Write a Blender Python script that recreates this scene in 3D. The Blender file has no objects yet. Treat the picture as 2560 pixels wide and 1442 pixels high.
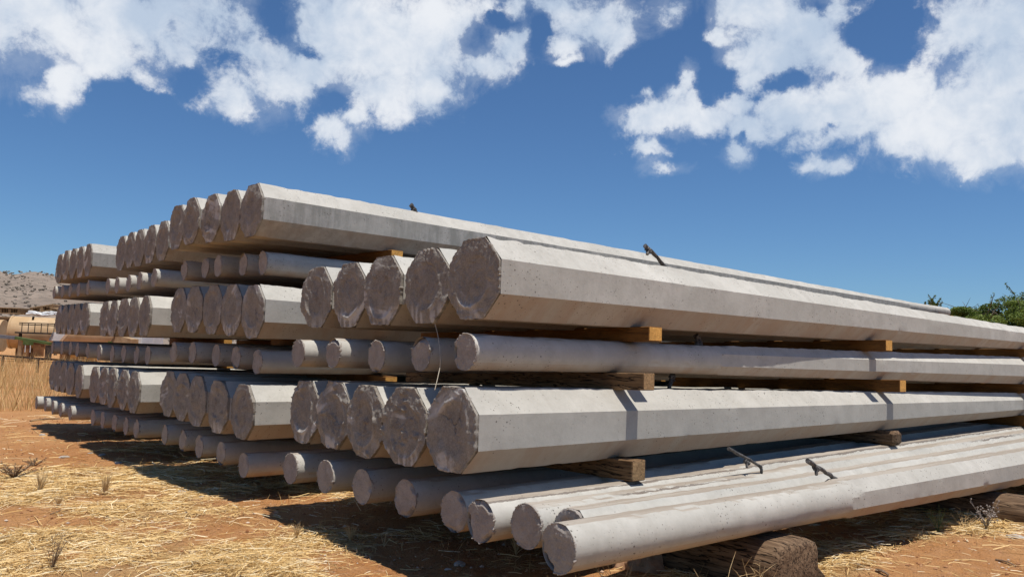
import bpy, bmesh, math, random
import numpy as np
from mathutils import Vector, Matrix
from mathutils import noise as mn

random.seed(7); RS = np.random.RandomState(7)
sc = bpy.context.scene
COL = sc.collection
sc.view_settings.view_transform = 'Standard'
sc.view_settings.look = 'None'
sc.view_settings.exposure = 0

# ------------------------------------------------------------------ camera (solved from the photo)
CF = 1984.64
FWD = np.array((0.648586, 0.756817, 0.081021)); RGT = np.array((0.757084, -0.652439, 0.033857))
UPV = np.array((-0.078485, -0.039381, 0.996137)); CAM = np.array((-2.209358, -2.796260, 0.935676))
cd = bpy.data.cameras.new('camera'); cam = bpy.data.objects.new('camera', cd); COL.objects.link(cam)
cd.sensor_width = 36; cd.lens = CF * 36 / 2560; cd.clip_start = .05; cd.clip_end = 6000
M = Matrix.Identity(4)
for i in range(3):
    M[i][0] = RGT[i]; M[i][1] = UPV[i]; M[i][2] = -FWD[i]; M[i][3] = CAM[i]
cam.matrix_world = M
sc.camera = cam

def ray(u, v): return FWD * CF + RGT * (u - 1280) - UPV * (v - 721)
def at(u, v, depth): return CAM + ray(u, v) * (depth / CF)
def on_z(u, v, z):
    d = ray(u, v); return CAM + d * ((z - CAM[2]) / d[2])
def on_y(u, v, y):
    d = ray(u, v); return CAM + d * ((y - CAM[1]) / d[1])

# ------------------------------------------------------------------ numpy noise
def _h(ix, iy, iz, s):
    n = (ix * 73856093) ^ (iy * 19349663) ^ (iz * 83492791) ^ (s * 2654435)
    n = n & 0x7fffffff
    n = (n ^ (n >> 13)) * 1274126177 & 0x7fffffff
    n = (n ^ (n >> 16)) * 668265263 & 0x7fffffff
    return ((n ^ (n >> 11)) & 0xffff) / 65535.0
def vnoise(x, y, z=0.0, s=0):
    x, y, z = np.broadcast_arrays(np.asarray(x, float), np.asarray(y, float), np.asarray(z, float))
    fx, fy, fz = np.floor(x), np.floor(y), np.floor(z)
    ix, iy, iz = fx.astype(np.int64), fy.astype(np.int64), fz.astype(np.int64)
    tx, ty, tz = x - fx, y - fy, z - fz
    tx = tx * tx * (3 - 2 * tx); ty = ty * ty * (3 - 2 * ty); tz = tz * tz * (3 - 2 * tz)
    def c(a, b, d): return _h(ix + a, iy + b, iz + d, s)
    x00 = c(0,0,0) * (1-tx) + c(1,0,0) * tx; x10 = c(0,1,0) * (1-tx) + c(1,1,0) * tx
    x01 = c(0,0,1) * (1-tx) + c(1,0,1) * tx; x11 = c(0,1,1) * (1-tx) + c(1,1,1) * tx
    return ((x00 * (1-ty) + x10 * ty) * (1-tz) + (x01 * (1-ty) + x11 * ty) * tz) * 2 - 1
def fbm(x, y, z=0.0, s=0, o=4):
    t = 0; a = .5
    for k in range(o):
        t = t + a * vnoise(np.asarray(x) * 2**k, np.asarray(y) * 2**k, np.asarray(z) * 2**k, s + k * 17); a *= .5
    return t

# ------------------------------------------------------------------ object helpers
def mesh_np(name, V, Fc, mat, parent=None, smooth=False, sharp=None, attrs=None):
    """V (n,3) array, Fc list of index arrays all the same size, or an (m,k) array"""
    me = bpy.data.meshes.new(name)
    V = np.asarray(V, np.float32)
    if isinstance(Fc, np.ndarray): Fl = [Fc]
    else: Fl = [np.asarray(f) for f in Fc if len(f)]
    me.vertices.add(len(V)); me.vertices.foreach_set('co', V.ravel())
    li = np.concatenate([f.ravel() for f in Fl]).astype(np.int32)
    tot = np.concatenate([np.full(len(f), f.shape[1], np.int32) for f in Fl])
    me.loops.add(len(li)); me.loops.foreach_set('vertex_index', li)
    me.polygons.add(len(tot)); st = np.concatenate(([0], np.cumsum(tot)[:-1])).astype(np.int32)
    me.polygons.foreach_set('loop_start', st); me.polygons.foreach_set('loop_total', tot)
    me.polygons.foreach_set('use_smooth', np.full(len(tot), smooth, bool))
    for an, av in (attrs or {}).items():
        a = me.attributes.new(an, 'FLOAT', 'POINT'); a.data.foreach_set('value', np.asarray(av, np.float32))
    me.update(calc_edges=True)
    if sharp is not None and smooth: me.set_sharp_from_angle(angle=math.radians(sharp))
    if mat is not None: me.materials.append(mat)
    o = bpy.data.objects.new(name, me); COL.objects.link(o)
    if parent is not None: o.parent = parent
    return o
def empty(name, loc=(0, 0, 0), rotz=0.0, roty=0.0):
    o = bpy.data.objects.new(name, None); COL.objects.link(o); o.location = tuple(loc)
    o.rotation_euler = (0, roty, rotz); o.empty_display_size = .1
    return o
def tag(o, label=None, cat=None, group=None, kind=None):
    if label: o['label'] = label
    if cat: o['category'] = cat
    if group: o['group'] = group
    if kind: o['kind'] = kind
    return o
class MB:
    """collects shapes for one mesh"""
    def __init__(s): s.V = []; s.F = []
    def add(s, V, F):
        b = len(s.V); s.V += [tuple(v) for v in V]; s.F += [tuple(i + b for i in f) for f in F]
    def hexa(s, c8):   # 8 corners: bottom 4 ccw, top 4 ccw
        s.add(c8, [(3,2,1,0),(4,5,6,7),(0,1,5,4),(1,2,6,5),(2,3,7,6),(3,0,4,7)])
    def box(s, a, b):
        (x0,y0,z0),(x1,y1,z1) = a, b
        s.hexa([(x0,y0,z0),(x1,y0,z0),(x1,y1,z0),(x0,y1,z0),(x0,y0,z1),(x1,y0,z1),(x1,y1,z1),(x0,y1,z1)])
    def bar(s, p, q, w, h, up=(0,0,1)):
        p = Vector(p); q = Vector(q); d = (q - p).normalized(); u = Vector(up); r = d.cross(u)
        if r.length < 1e-4: u = Vector((1,0,0)); r = d.cross(u)
        r.normalize(); u = r.cross(d).normalized(); r *= w/2; u *= h/2
        s.hexa([p-r-u, p+r-u, q+r-u, q-r-u, p-r+u, p+r+u, q+r+u, q-r+u])
    def tube(s, pts, rad, n=8, caps=True, jit=0):
        pts = [Vector(p) for p in pts]
        if not hasattr(rad, '__len__'): rad = [rad] * len(pts)
        V = []; F = []; ref = Vector((.13, .37, 1)).normalized()
        for i, p in enumerate(pts):
            d = (pts[min(i+1, len(pts)-1)] - pts[max(i-1, 0)]).normalized()
            a = d.cross(ref)
            if a.length < 1e-3: a = d.cross(Vector((1,0,0)))
            a.normalize(); b = d.cross(a)
            for k in range(n):
                t = 2*math.pi*k/n; r = rad[i] * (1 + jit * random.uniform(-1, 1))
                V.append(p + a*math.cos(t)*r + b*math.sin(t)*r)
        for i in range(len(pts)-1):
            for k in range(n):
                k2 = (k+1) % n; F.append((i*n+k, i*n+k2, (i+1)*n+k2, (i+1)*n+k))
        if caps:
            F.append(tuple(range(n))[::-1]); F.append(tuple((len(pts)-1)*n + k for k in range(n)))
        s.add(V, F)
    def build(s, name, mat, parent=None, smooth=False, sharp=35, bevel=0):
        me = bpy.data.meshes.new(name); me.from_pydata([tuple(v) for v in s.V], [], s.F)
        bm = bmesh.new(); bm.from_mesh(me)
        bmesh.ops.recalc_face_normals(bm, faces=bm.faces[:])
        if bevel: bmesh.ops.bevel(bm, geom=bm.edges[:], offset=bevel, segments=1, affect='EDGES', clamp_overlap=True)
        bm.to_mesh(me); bm.free()
        if smooth:
            me.polygons.foreach_set('use_smooth', [True]*len(me.polygons)); me.set_sharp_from_angle(angle=math.radians(sharp))
        me.materials.append(mat)
        o = bpy.data.objects.new(name, me); COL.objects.link(o)
        if parent is not None: o.parent = parent
        return o

# ------------------------------------------------------------------ material helper
class NT:
    def __init__(s, name):
        s.m = bpy.data.materials.new(name); s.m.use_nodes = True; s.t = s.m.node_tree
        s.b = s.t.nodes['Principled BSDF']; s.b.inputs['Roughness'].default_value = .9
        s.b.inputs['Specular IOR Level'].default_value = .25
    def n(s, kind, **kw):
        nd = s.t.nodes.new(kind)
        for k, v in kw.items(): setattr(nd, k, v)
        return nd
    def l(s, a, b): s.t.links.new(a, b)
    def val(s, sock, v):
        if hasattr(v, 'links'): s.l(v, sock)
        else: sock.default_value = v
    def math(s, op, a, b=0.0, clamp=False):
        nd = s.n('ShaderNodeMath', operation=op, use_clamp=clamp); s.val(nd.inputs[0], a); s.val(nd.inputs[1], b); return nd.outputs[0]
    def mix(s, f, a, b, blend='MIX'):
        nd = s.n('ShaderNodeMix', data_type='RGBA', blend_type=blend)
        s.val(nd.inputs['Factor'], f)
        for sk, v in ((nd.inputs['A'], a), (nd.inputs['B'], b)):
            if hasattr(v, 'links'): s.l(v, sk)
            else: sk.default_value = (*v, 1)
        return nd.outputs['Result']
    def ss(s, v, lo, hi, a=0.0, b=1.0):
        nd = s.n('ShaderNodeMapRange', interpolation_type='SMOOTHSTEP'); s.val(nd.inputs['Value'], v)
        nd.inputs['From Min'].default_value = lo; nd.inputs['From Max'].default_value = hi
        nd.inputs['To Min'].default_value = a; nd.inputs['To Max'].default_value = b; return nd.outputs[0]
    def noise(s, co, scale, detail=4, rough=.6, dist=0):
        nd = s.n('ShaderNodeTexNoise'); s.l(co, nd.inputs['Vector'])
        nd.inputs['Scale'].default_value = scale; nd.inputs['Detail'].default_value = detail
        nd.inputs['Roughness'].default_value = rough; nd.inputs['Distortion'].default_value = dist; return nd.outputs[0]
    def vor(s, co, scale, feature='F1', rand=1.0):
        nd = s.n('ShaderNodeTexVoronoi', feature=feature); s.l(co, nd.inputs['Vector'])
        nd.inputs['Scale'].default_value = scale; nd.inputs['Randomness'].default_value = rand; return nd
    def objco(s, scale=(1, 1, 1), offset=True):
        tc = s.n('ShaderNodeTexCoord'); o = tc.outputs['Object']
        if offset:
            oi = s.n('ShaderNodeObjectInfo'); r = s.math('MULTIPLY', oi.outputs['Random'], 57.3)
            cx = s.n('ShaderNodeCombineXYZ'); s.l(r, cx.inputs[0]); s.l(s.math('MULTIPLY', r, 1.7), cx.inputs[1])
            ad = s.n('ShaderNodeVectorMath', operation='ADD'); s.l(o, ad.inputs[0]); s.l(cx.outputs[0], ad.inputs[1]); o = ad.outputs[0]
        if scale != (1, 1, 1):
            mu = s.n('ShaderNodeVectorMath', operation='MULTIPLY'); s.l(o, mu.inputs[0]); mu.inputs[1].default_value = scale; o = mu.outputs[0]
        return o
    def bump(s, h, dist, strength=1.0, prev=None):
        nd = s.n('ShaderNodeBump'); s.l(h, nd.inputs['Height']); nd.inputs['Distance'].default_value = dist
        nd.inputs['Strength'].default_value = strength
        if prev is not None: s.l(prev, nd.inputs['Normal'])
        return nd.outputs[0]
    def attr(s, name, typ='GEOMETRY'):
        nd = s.n('ShaderNodeAttribute', attribute_type=typ, attribute_name=name); return nd.outputs['Fac']
    def nz(s):
        g = s.n('ShaderNodeNewGeometry'); sp = s.n('ShaderNodeSeparateXYZ'); s.l(g.outputs['True Normal'], sp.inputs[0]); return sp.outputs[2]
    def out(s, col, nrm=None, rough=None):
        s.val(s.b.inputs['Base Color'], col if hasattr(col, 'links') else (*col, 1))
        if nrm is not None: s.l(nrm, s.b.inputs['Normal'])
        if rough is not None: s.val(s.b.inputs['Roughness'], rough)
        return s.m

def mat_concrete():
    t = NT('cast_concrete'); co = t.objco(); grime = t.attr('["grime"]', 'OBJECT')
    big = t.noise(co, 1.3, 5, .6); fine = t.noise(co, 60, 3, .7); med = t.noise(co, 9, 5, .65)
    col = t.mix(t.ss(big, .35, .7), (.435, .42, .372), (.55, .53, .475))
    col = t.mix(t.ss(med, .38, .68, 0, .6), col, (.37, .352, .308))
    run = t.noise(t.objco((7, 1.1, 1.1)), 1.5, 5, .7); col = t.mix(t.ss(run, .52, .75, 0, .35), col, (.33, .31, .275))
    col = t.mix(t.ss(fine, .3, .8, 0, .35), col, (.56, .535, .495))
    oi_ = t.n('ShaderNodeObjectInfo'); col = t.mix(t.ss(oi_.outputs['Random'], 0, 1, 0, .28), col, (.33, .308, .268))
    nz = t.nz()
    # weathered top with old cement skin
    top = t.ss(nz, .85, .97)
    crust = t.noise(t.objco((.5, 7, 7)), 2.2, 7, .7, .4)
    tc = t.mix(t.ss(crust, .42, .6), (.30, .255, .205), (.385, .34, .285))
    col = t.mix(top, col, tc)
    tc = t.mix(t.ss(t.noise(t.objco((.9, 16, 16)), 2.5, 5, .75), .55, .72, 0, .8), tc, (.26, .215, .17))
    # brown tint on downward faces, broken up by noise
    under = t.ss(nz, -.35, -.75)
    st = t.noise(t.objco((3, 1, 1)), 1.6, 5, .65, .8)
    under_tint = t.math('MULTIPLY', under, t.ss(st, .35, .7, .45, .95))
    col = t.mix(under_tint, col, (.39, .29, .215))
    # run-off streaks on dirty poles
    sk = t.noise(t.objco((9, 9, 1.3)), 2.0, 5, .7)
    gr = t.mix(t.ss(t.math('ADD', t.math('MULTIPLY', sk, .5), t.math('MULTIPLY', t.noise(co, 5, 6, .75), .5)), .42, .62), (.24, .24, .22), (.40, .39, .365))
    side = t.math('MULTIPLY', t.ss(nz, -.9, -.6), t.math('SUBTRACT', 1.0, t.ss(nz, .2, .5)))
    col = t.mix(t.math('MULTIPLY', grime, t.math('MULTIPLY', side, t.ss(big, .3, .5, .4, 1))), col, gr)
    # air holes
    v = t.vor(co, 34); v2 = t.vor(co, 85)
    dens = t.ss(t.noise(co, 4.2, 2), .42, .6)
    h1 = t.math('MULTIPLY', t.math('LESS_THAN', v.outputs['Distance'], .135), dens)
    h2 = t.math('MULTIPLY', t.math('LESS_THAN', v2.outputs['Distance'], .2), dens)
    sp = t.n('ShaderNodeSeparateColor'); t.l(v.outputs['Color'], sp.inputs[0])
    sp2 = t.n('ShaderNodeSeparateColor'); t.l(v2.outputs['Color'], sp2.inputs[0])
    h1 = t.math('MULTIPLY', h1, t.math('GREATER_THAN', sp.outputs[0], .45))
    h2 = t.math('MULTIPLY', h2, t.math('GREATER_THAN', sp2.outputs[0], .72))
    holes = t.math('MAXIMUM', h1, h2)
    col = t.mix(t.math('MULTIPLY', holes, .85), col, (.12, .105, .09))
    # ragged ridge line along the casting face
    sx = t.n('ShaderNodeSeparateXYZ'); tco = t.n('ShaderNodeTexCoord'); t.l(tco.outputs['Object'], sx.inputs[0])
    slope = t.math('DIVIDE', sx.outputs[1], t.math('MAXIMUM', sx.outputs[2], .02))
    wv = t.math('MULTIPLY', t.math('SUBTRACT', t.noise(t.objco((1.3, .01, .01)), 2, 6, .75), .5), .42)
    dd = t.math('ABSOLUTE', t.math('ADD', t.math('SUBTRACT', slope, -.48), wv))
    wid = t.ss(t.noise(t.objco((1, .01, .01)), 5, 5, .8), .38, .7, .03, .15)
    seam = t.math('MULTIPLY', t.math('LESS_THAN', dd, wid), t.math('GREATER_THAN', sx.outputs[2], .03))
    seam = t.math('MULTIPLY', seam, t.ss(t.math('ADD', t.attr('["seam"]', 'OBJECT'), t.math('MULTIPLY', t.math('SUBTRACT', t.noise(t.objco((1, .01, .01)), .9, 3), .5), 1.2)), .52, .62))
    col = t.mix(t.math('MULTIPLY', seam, .8), col, (.13, .10, .08))
    hh = t.math('SUBTRACT', t.math('SUBTRACT', t.math('MULTIPLY', fine, .25), holes), t.math('MULTIPLY', seam, 2.0))
    nb = t.bump(hh, .0022, .8); nb = t.bump(t.math('MULTIPLY', crust, top), .006, .8, nb)
    nb = t.bump(med, .004, .5, nb)
    return t.out(col, nb, .88)
def mat_plaster(name, a, b, c, bumpd):
    t = NT(name); co = t.objco(); tone = t.attr('tone')
    n1 = t.noise(co, 14, 6, .7, .5); fine = t.noise(co, 130, 3, .7)
    col = t.mix(t.ss(n1, .35, .65), a, b)
    col = t.mix(t.ss(tone, .5, 1.0), col, c)
    col = t.mix(t.ss(tone, .45, 0.0, 0, .65), col, (.10, .08, .07))
    col = t.mix(t.ss(fine, .35, .75, 0, .3), col, c)
    v = t.vor(co, 120); hol = t.math('LESS_THAN', v.outputs['Distance'], .2)
    col = t.mix(t.math('MULTIPLY', hol, .3), col, (.12, .1, .09))
    nb = t.bump(fine, .003, .8); nb = t.bump(n1, bumpd, .8, nb)
    return t.out(col, nb, .95)
def mat_wood(name, a, b, dark, scale=(1, 1, 1), along='y', crack=.5, lit_end=None):
    t = NT(name); s = {'y': (14, 1.2, 14), 'x': (1.2, 14, 14), 'z': (14, 14, 1.2)}[along]
    co = t.objco(s); n = t.noise(co, 3, 6, .65, 1.2); n2 = t.noise(t.objco(), 7, 4)
    col = t.mix(t.ss(n, .35, .65), a, b); col = t.mix(t.ss(n2, .5, .8, 0, .4), col, dark)
    cr = t.noise(t.objco(tuple(v * .7 for v in s)), 4.5, 3, .55, .5)
    ck = t.math('MULTIPLY', t.ss(t.math('ABSOLUTE', t.math('SUBTRACT', cr, .5)), .028, .0), crack)
    col = t.mix(ck, col, tuple(v * .25 for v in dark))
    if lit_end:   # sawn ends kept bright, sides darkened to paint in the shade of the gaps
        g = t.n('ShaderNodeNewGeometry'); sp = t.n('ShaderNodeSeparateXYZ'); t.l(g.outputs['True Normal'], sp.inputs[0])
        lit_col = t.mix(t.ss(t.noise(t.objco((1, 1, 1)), 40, 4, .7), .35, .7), lit_end, tuple(v * .72 for v in lit_end))
        col = t.mix(t.ss(t.math('ABSOLUTE', sp.outputs[1]), .8, .95), col, lit_col)
    nb = t.bump(n, .004, .8); nb = t.bump(t.math('SUBTRACT', 1.0, ck), .008, .8, nb)
    return t.out(col, nb, .85)
def mat_plain(name, a, b, scale=8, rough=.8, bumpd=.003, metal=0):
    t = NT(name); co = t.objco(); n = t.noise(co, scale, 5, .65)
    t.b.inputs['Metallic'].default_value = metal
    return t.out(t.mix(t.ss(n, .35, .68), a, b), t.bump(n, bumpd, .6), rough)
def mat_var(name, a, b, c=None, rough=.85, trans=0.0):
    """colour from a per-point 'tone' attribute"""
    t = NT(name); tone = t.attr('tone'); col = t.mix(tone, a, b)
    if c: col = t.mix(t.ss(tone, .85, 1.0), col, c)
    m = t.out(col, None, rough)
    if trans:
        tr = t.n('ShaderNodeBsdfTranslucent'); t.l(col, tr.inputs['Color'])
        ms = t.n('ShaderNodeMixShader'); ms.inputs[0].default_value = trans
        o = t.t.nodes['Material Output']; t.l(t.b.outputs[0], ms.inputs[1]); t.l(tr.outputs[0], ms.inputs[2]); t.l(ms.outputs[0], o.inputs[0])
    return m
CONC = mat_concrete()
BUTT = mat_plaster('smeared_mortar', (.20, .174, .142), (.275, .245, .205), (.50, .475, .44), .0018)
TIP = mat_plaster('rough_concrete', (.27, .235, .205), (.335, .295, .26), (.45, .415, .375), .003)
TIMB = mat_wood('orange_timber', (.13, .055, .013), (.19, .085, .02), (.07, .03, .008), crack=.25, lit_end=(.80, .42, .11))  # side colours darkened to stand for shade between the rows
TIMW = mat_wood('weathered_timber', (.15, .085, .04), (.23, .14, .07), (.06, .03, .012), crack=1, lit_end=(.44, .27, .13))
LOGM = mat_wood('old_log', (.11, .065, .036), (.24, .155, .09), (.04, .022, .012), crack=1)
STUB = mat_plain('grey_cable', (.035, .033, .032), (.16, .15, .14), 60, .6)
POLES = {
    ('A', 0): [(-0.21, -0.762, 0.261), (-0.073, -0.44, 0.262), (-0.111, -0.2, 0.243), (-0.098, -0.0, 0.246), (-0.086, 0.399, 0.239), (-0.086, 0.798, 0.234), (-0.084, 1.197, 0.229), (-0.099, 1.595, 0.222)],
    ('A', 1): [(-0.121, 0.005, 0.598), (-0.1, 0.402, 0.574), (-0.076, 0.798, 0.563), (-0.049, 1.195, 0.563), (-0.027, 1.593, 0.548)],
    ('A', 2): [(-0.071, 0.001, 0.934), (-0.033, 0.399, 0.916), (-0.038, 0.798, 0.895), (-0.075, 1.196, 0.903), (-0.09, 1.595, 0.893)],
    ('A', 3): [(-0.033, 0.0, 1.261), (-0.006, 0.4, 1.246), (-0.011, 0.797, 1.24), (0.014, 1.197, 1.23), (0.017, 1.596, 1.231)],
    ('B', 0): [(-0.024, 2.454, 0.127), (-0.042, 2.816, 0.163), (-0.068, 3.178, 0.174), (-0.068, 3.539, 0.18), (-0.092, 3.9, 0.189)],
    ('B', 1): [(-0.044, 2.455, 0.482), (-0.074, 2.816, 0.489), (-0.097, 3.178, 0.507), (-0.088, 3.539, 0.513), (-0.075, 3.901, 0.515)],
    ('B', 2): [(0.028, 2.455, 0.819), (0.022, 2.816, 0.835), (0.015, 3.178, 0.844), (-0.037, 3.539, 0.855), (-0.064, 3.9, 0.851)],
    ('B', 3): [(-0.017, 2.456, 1.158), (-0.025, 2.817, 1.174), (-0.028, 3.178, 1.183), (-0.04, 3.539, 1.193), (-0.039, 3.9, 1.194)],
    ('B', 4): [(0.023, 2.456, 1.494), (0.031, 2.816, 1.509), (-0.014, 3.177, 1.515), (0.018, 3.538, 1.526), (-0.026, 3.9, 1.52)],
    ('B', 5): [(-0.068, 2.457, 1.847), (-0.071, 2.818, 1.85), (-0.084, 3.177, 1.865), (-0.11, 3.538, 1.878), (-0.102, 3.9, 1.867)],
    ('C', 0): [(-0.073, 4.729, 0.158), (-0.055, 5.116, 0.145), (-0.055, 5.504, 0.139), (-0.064, 5.891, 0.137), (-0.063, 6.279, 0.129)],
    ('C', 1): [(-0.108, 4.73, 0.478), (-0.096, 5.117, 0.477), (-0.093, 5.504, 0.476), (-0.074, 5.891, 0.471), (-0.067, 6.279, 0.466)],
    ('C', 2): [(-0.021, 4.729, 0.806), (-0.008, 5.116, 0.801), (-0.018, 5.504, 0.799), (-0.023, 5.891, 0.791), (-0.055, 6.279, 0.796)],
    ('C', 3): [(-0.062, 4.729, 1.156), (-0.048, 5.117, 1.151), (-0.036, 5.504, 1.151), (-0.031, 5.891, 1.147), (-0.016, 6.279, 1.15)],
    ('C', 4): [(-0.014, 4.728, 1.504), (-0.028, 5.116, 1.493), (-0.02, 5.504, 1.488), (-0.025, 5.892, 1.484), (-0.016, 6.279, 1.492)],
    ('C', 5): [(0.044, 4.729, 1.844), (0.049, 5.116, 1.846), (0.062, 5.504, 1.842), (0.08, 5.891, 1.853), (0.095, 6.279, 1.848)],
    ('D', 0): [(-0.104, 7.105, 0.11), (-0.117, 7.499, 0.112), (-0.122, 7.894, 0.112), (-0.126, 8.288, 0.119), (-0.155, 8.682, 0.116)],
    ('D', 1): [(-0.03, 7.106, 0.461), (-0.034, 7.5, 0.468), (-0.024, 7.894, 0.47), (-0.011, 8.288, 0.461), (0.011, 8.682, 0.459)],
    ('D', 2): [(0.026, 7.105, 0.801), (0.006, 7.5, 0.804), (0.016, 7.894, 0.815), (0.004, 8.288, 0.815), (-0.027, 8.682, 0.81)],
    ('D', 3): [(-0.016, 7.106, 1.155), (-0.012, 7.5, 1.157), (0.005, 7.894, 1.162), (0.019, 8.288, 1.164), (0.031, 8.682, 1.166)],
    ('D', 4): [(-0.021, 7.105, 1.511), (-0.031, 7.5, 1.505), (-0.035, 7.894, 1.51), (-0.042, 8.288, 1.507), (-0.056, 8.682, 1.509)],
    ('D', 5): [(-0.038, 7.106, 1.819), (-0.027, 7.5, 1.823), (-0.016, 7.894, 1.831), (-0.019, 8.287, 1.836), (-0.011, 8.682, 1.818)],
}

# ------------------------------------------------------------------ poles
THICK = .36
def oct_r(th, a):        # radius of an octagon with apothem a, flats facing +-y, +-z
    k = (th + math.pi/8) % (math.pi/4) - math.pi/8
    return a / np.cos(k)
def stations(dense, L, extra=()):
    if dense == 2: s = np.concatenate((np.arange(0, 4, .025), np.arange(4, L, .07)))
    elif dense == 1: s = np.concatenate((np.arange(0, 1.2, .03), np.arange(1.2, L, .10)))
    else: s = np.concatenate((np.arange(0, .45, .03), np.arange(.45, L, .35)))
    s = np.concatenate((s, [L], np.asarray(extra))); return np.unique(np.round(s, 4))
def ring_angles(n=32):
    # corners at 22.5+45k degrees, points evenly spread along each flat of the octagon
    th = []
    for k in range(8):
        c = k * math.pi/4
        for j in range(n//8):
            y = -math.tan(math.pi/8) + 2*math.tan(math.pi/8) * j/(n//8)
            th.append(c + math.atan(y))
    return np.array(th)
TH = ring_angles()
def shaft(name, parent, L, dia, rnd, dense, seed, roll=0.0, rough_top=1.0, step=0.004):
    """dia(t) -> across-flats diameter, rnd(t) -> 0 octagonal .. 1 round"""
    brk = [b for b in (L - 1.55, 1.9, L - 1.9) if 0 < b < L]
    S = stations(dense, L, [b for b in brk] + [b + .004 for b in brk])
    T, A = np.meshgrid(S, TH, indexing='ij')
    a = dia(T) / 2; w = rnd(T + .09 * vnoise(np.cos(A) * 2.3 + seed, np.sin(A) * 2.3, seed) + .03 * vnoise(np.cos(A) * 9, np.sin(A) * 9, seed))
    R = oct_r(A, a + step * (1 - w)) * (1 - w) + a * 1.012 * w
    corner = np.exp(-((np.abs((A % (math.pi/4)) - math.pi/8)) / .035) ** 2)
    cy, cz = np.cos(A + roll), np.sin(A + roll)
    nn = fbm(T * 2.2, cy * 1.5 + 9, cz * 1.5, seed, 3)
    fine = fbm(T * 28, cy * 4, cz * 4 + 5, seed + 3, 3)
    R = R + nn * .0016 + fine * .0010
    chip = np.clip(fbm(T * 9, cy * 3, cz * 3, seed + 8, 4) - .22, 0, 1)
    R = R - corner * chip * .018
    # upper arris of the open casting face: uneven cement lip
    up = np.clip((cz - .80) / .12, 0, 1)
    lip = np.exp(-((np.abs(cz - .925)) / .04) ** 2)
    crk = (np.exp(-((A - math.radians(112.5 if rough_top < 3 else 110)) / .06) ** 2) if rough_top > 2 else 0 * cy) * np.clip(fbm(T * 30, cy * 20, 2, seed + 60, 3) * 3 + .9, 0, 1)
    crk = crk * 0
    rough_top = min(rough_top, 1.0)
    R = R + rough_top * (lip * (fbm(T * 6, cy * 2, 3, seed + 21, 4) * .004 + fbm(T * 22, cy * 6, 3, seed + 22, 3) * .005 + .001) + up * fbm(T * 11, cy * 9, 1, seed + 30, 4) * .004)
    V = np.stack((T, R * cy, R * cz), -1).reshape(-1, 3)
    ns, na = len(S), len(TH)
    i = np.arange(ns - 1)[:, None]; k = np.arange(na)[None, :]; k2 = (k + 1) % na
    F = np.stack((i*na + k, (i+1)*na + k, (i+1)*na + k2, i*na + k2), -1).reshape(-1, 4)
    V = np.vstack((V, [[L, 0, 0]]))
    c = len(V) - 1; kk = np.arange(na); F2 = np.stack(((ns-1)*na + kk, np.full(na, c), (ns-1)*na + (kk+1) % na), -1)
    return mesh_np(name, V, [F, F2], CONC, parent, smooth=True, sharp=24)
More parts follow.
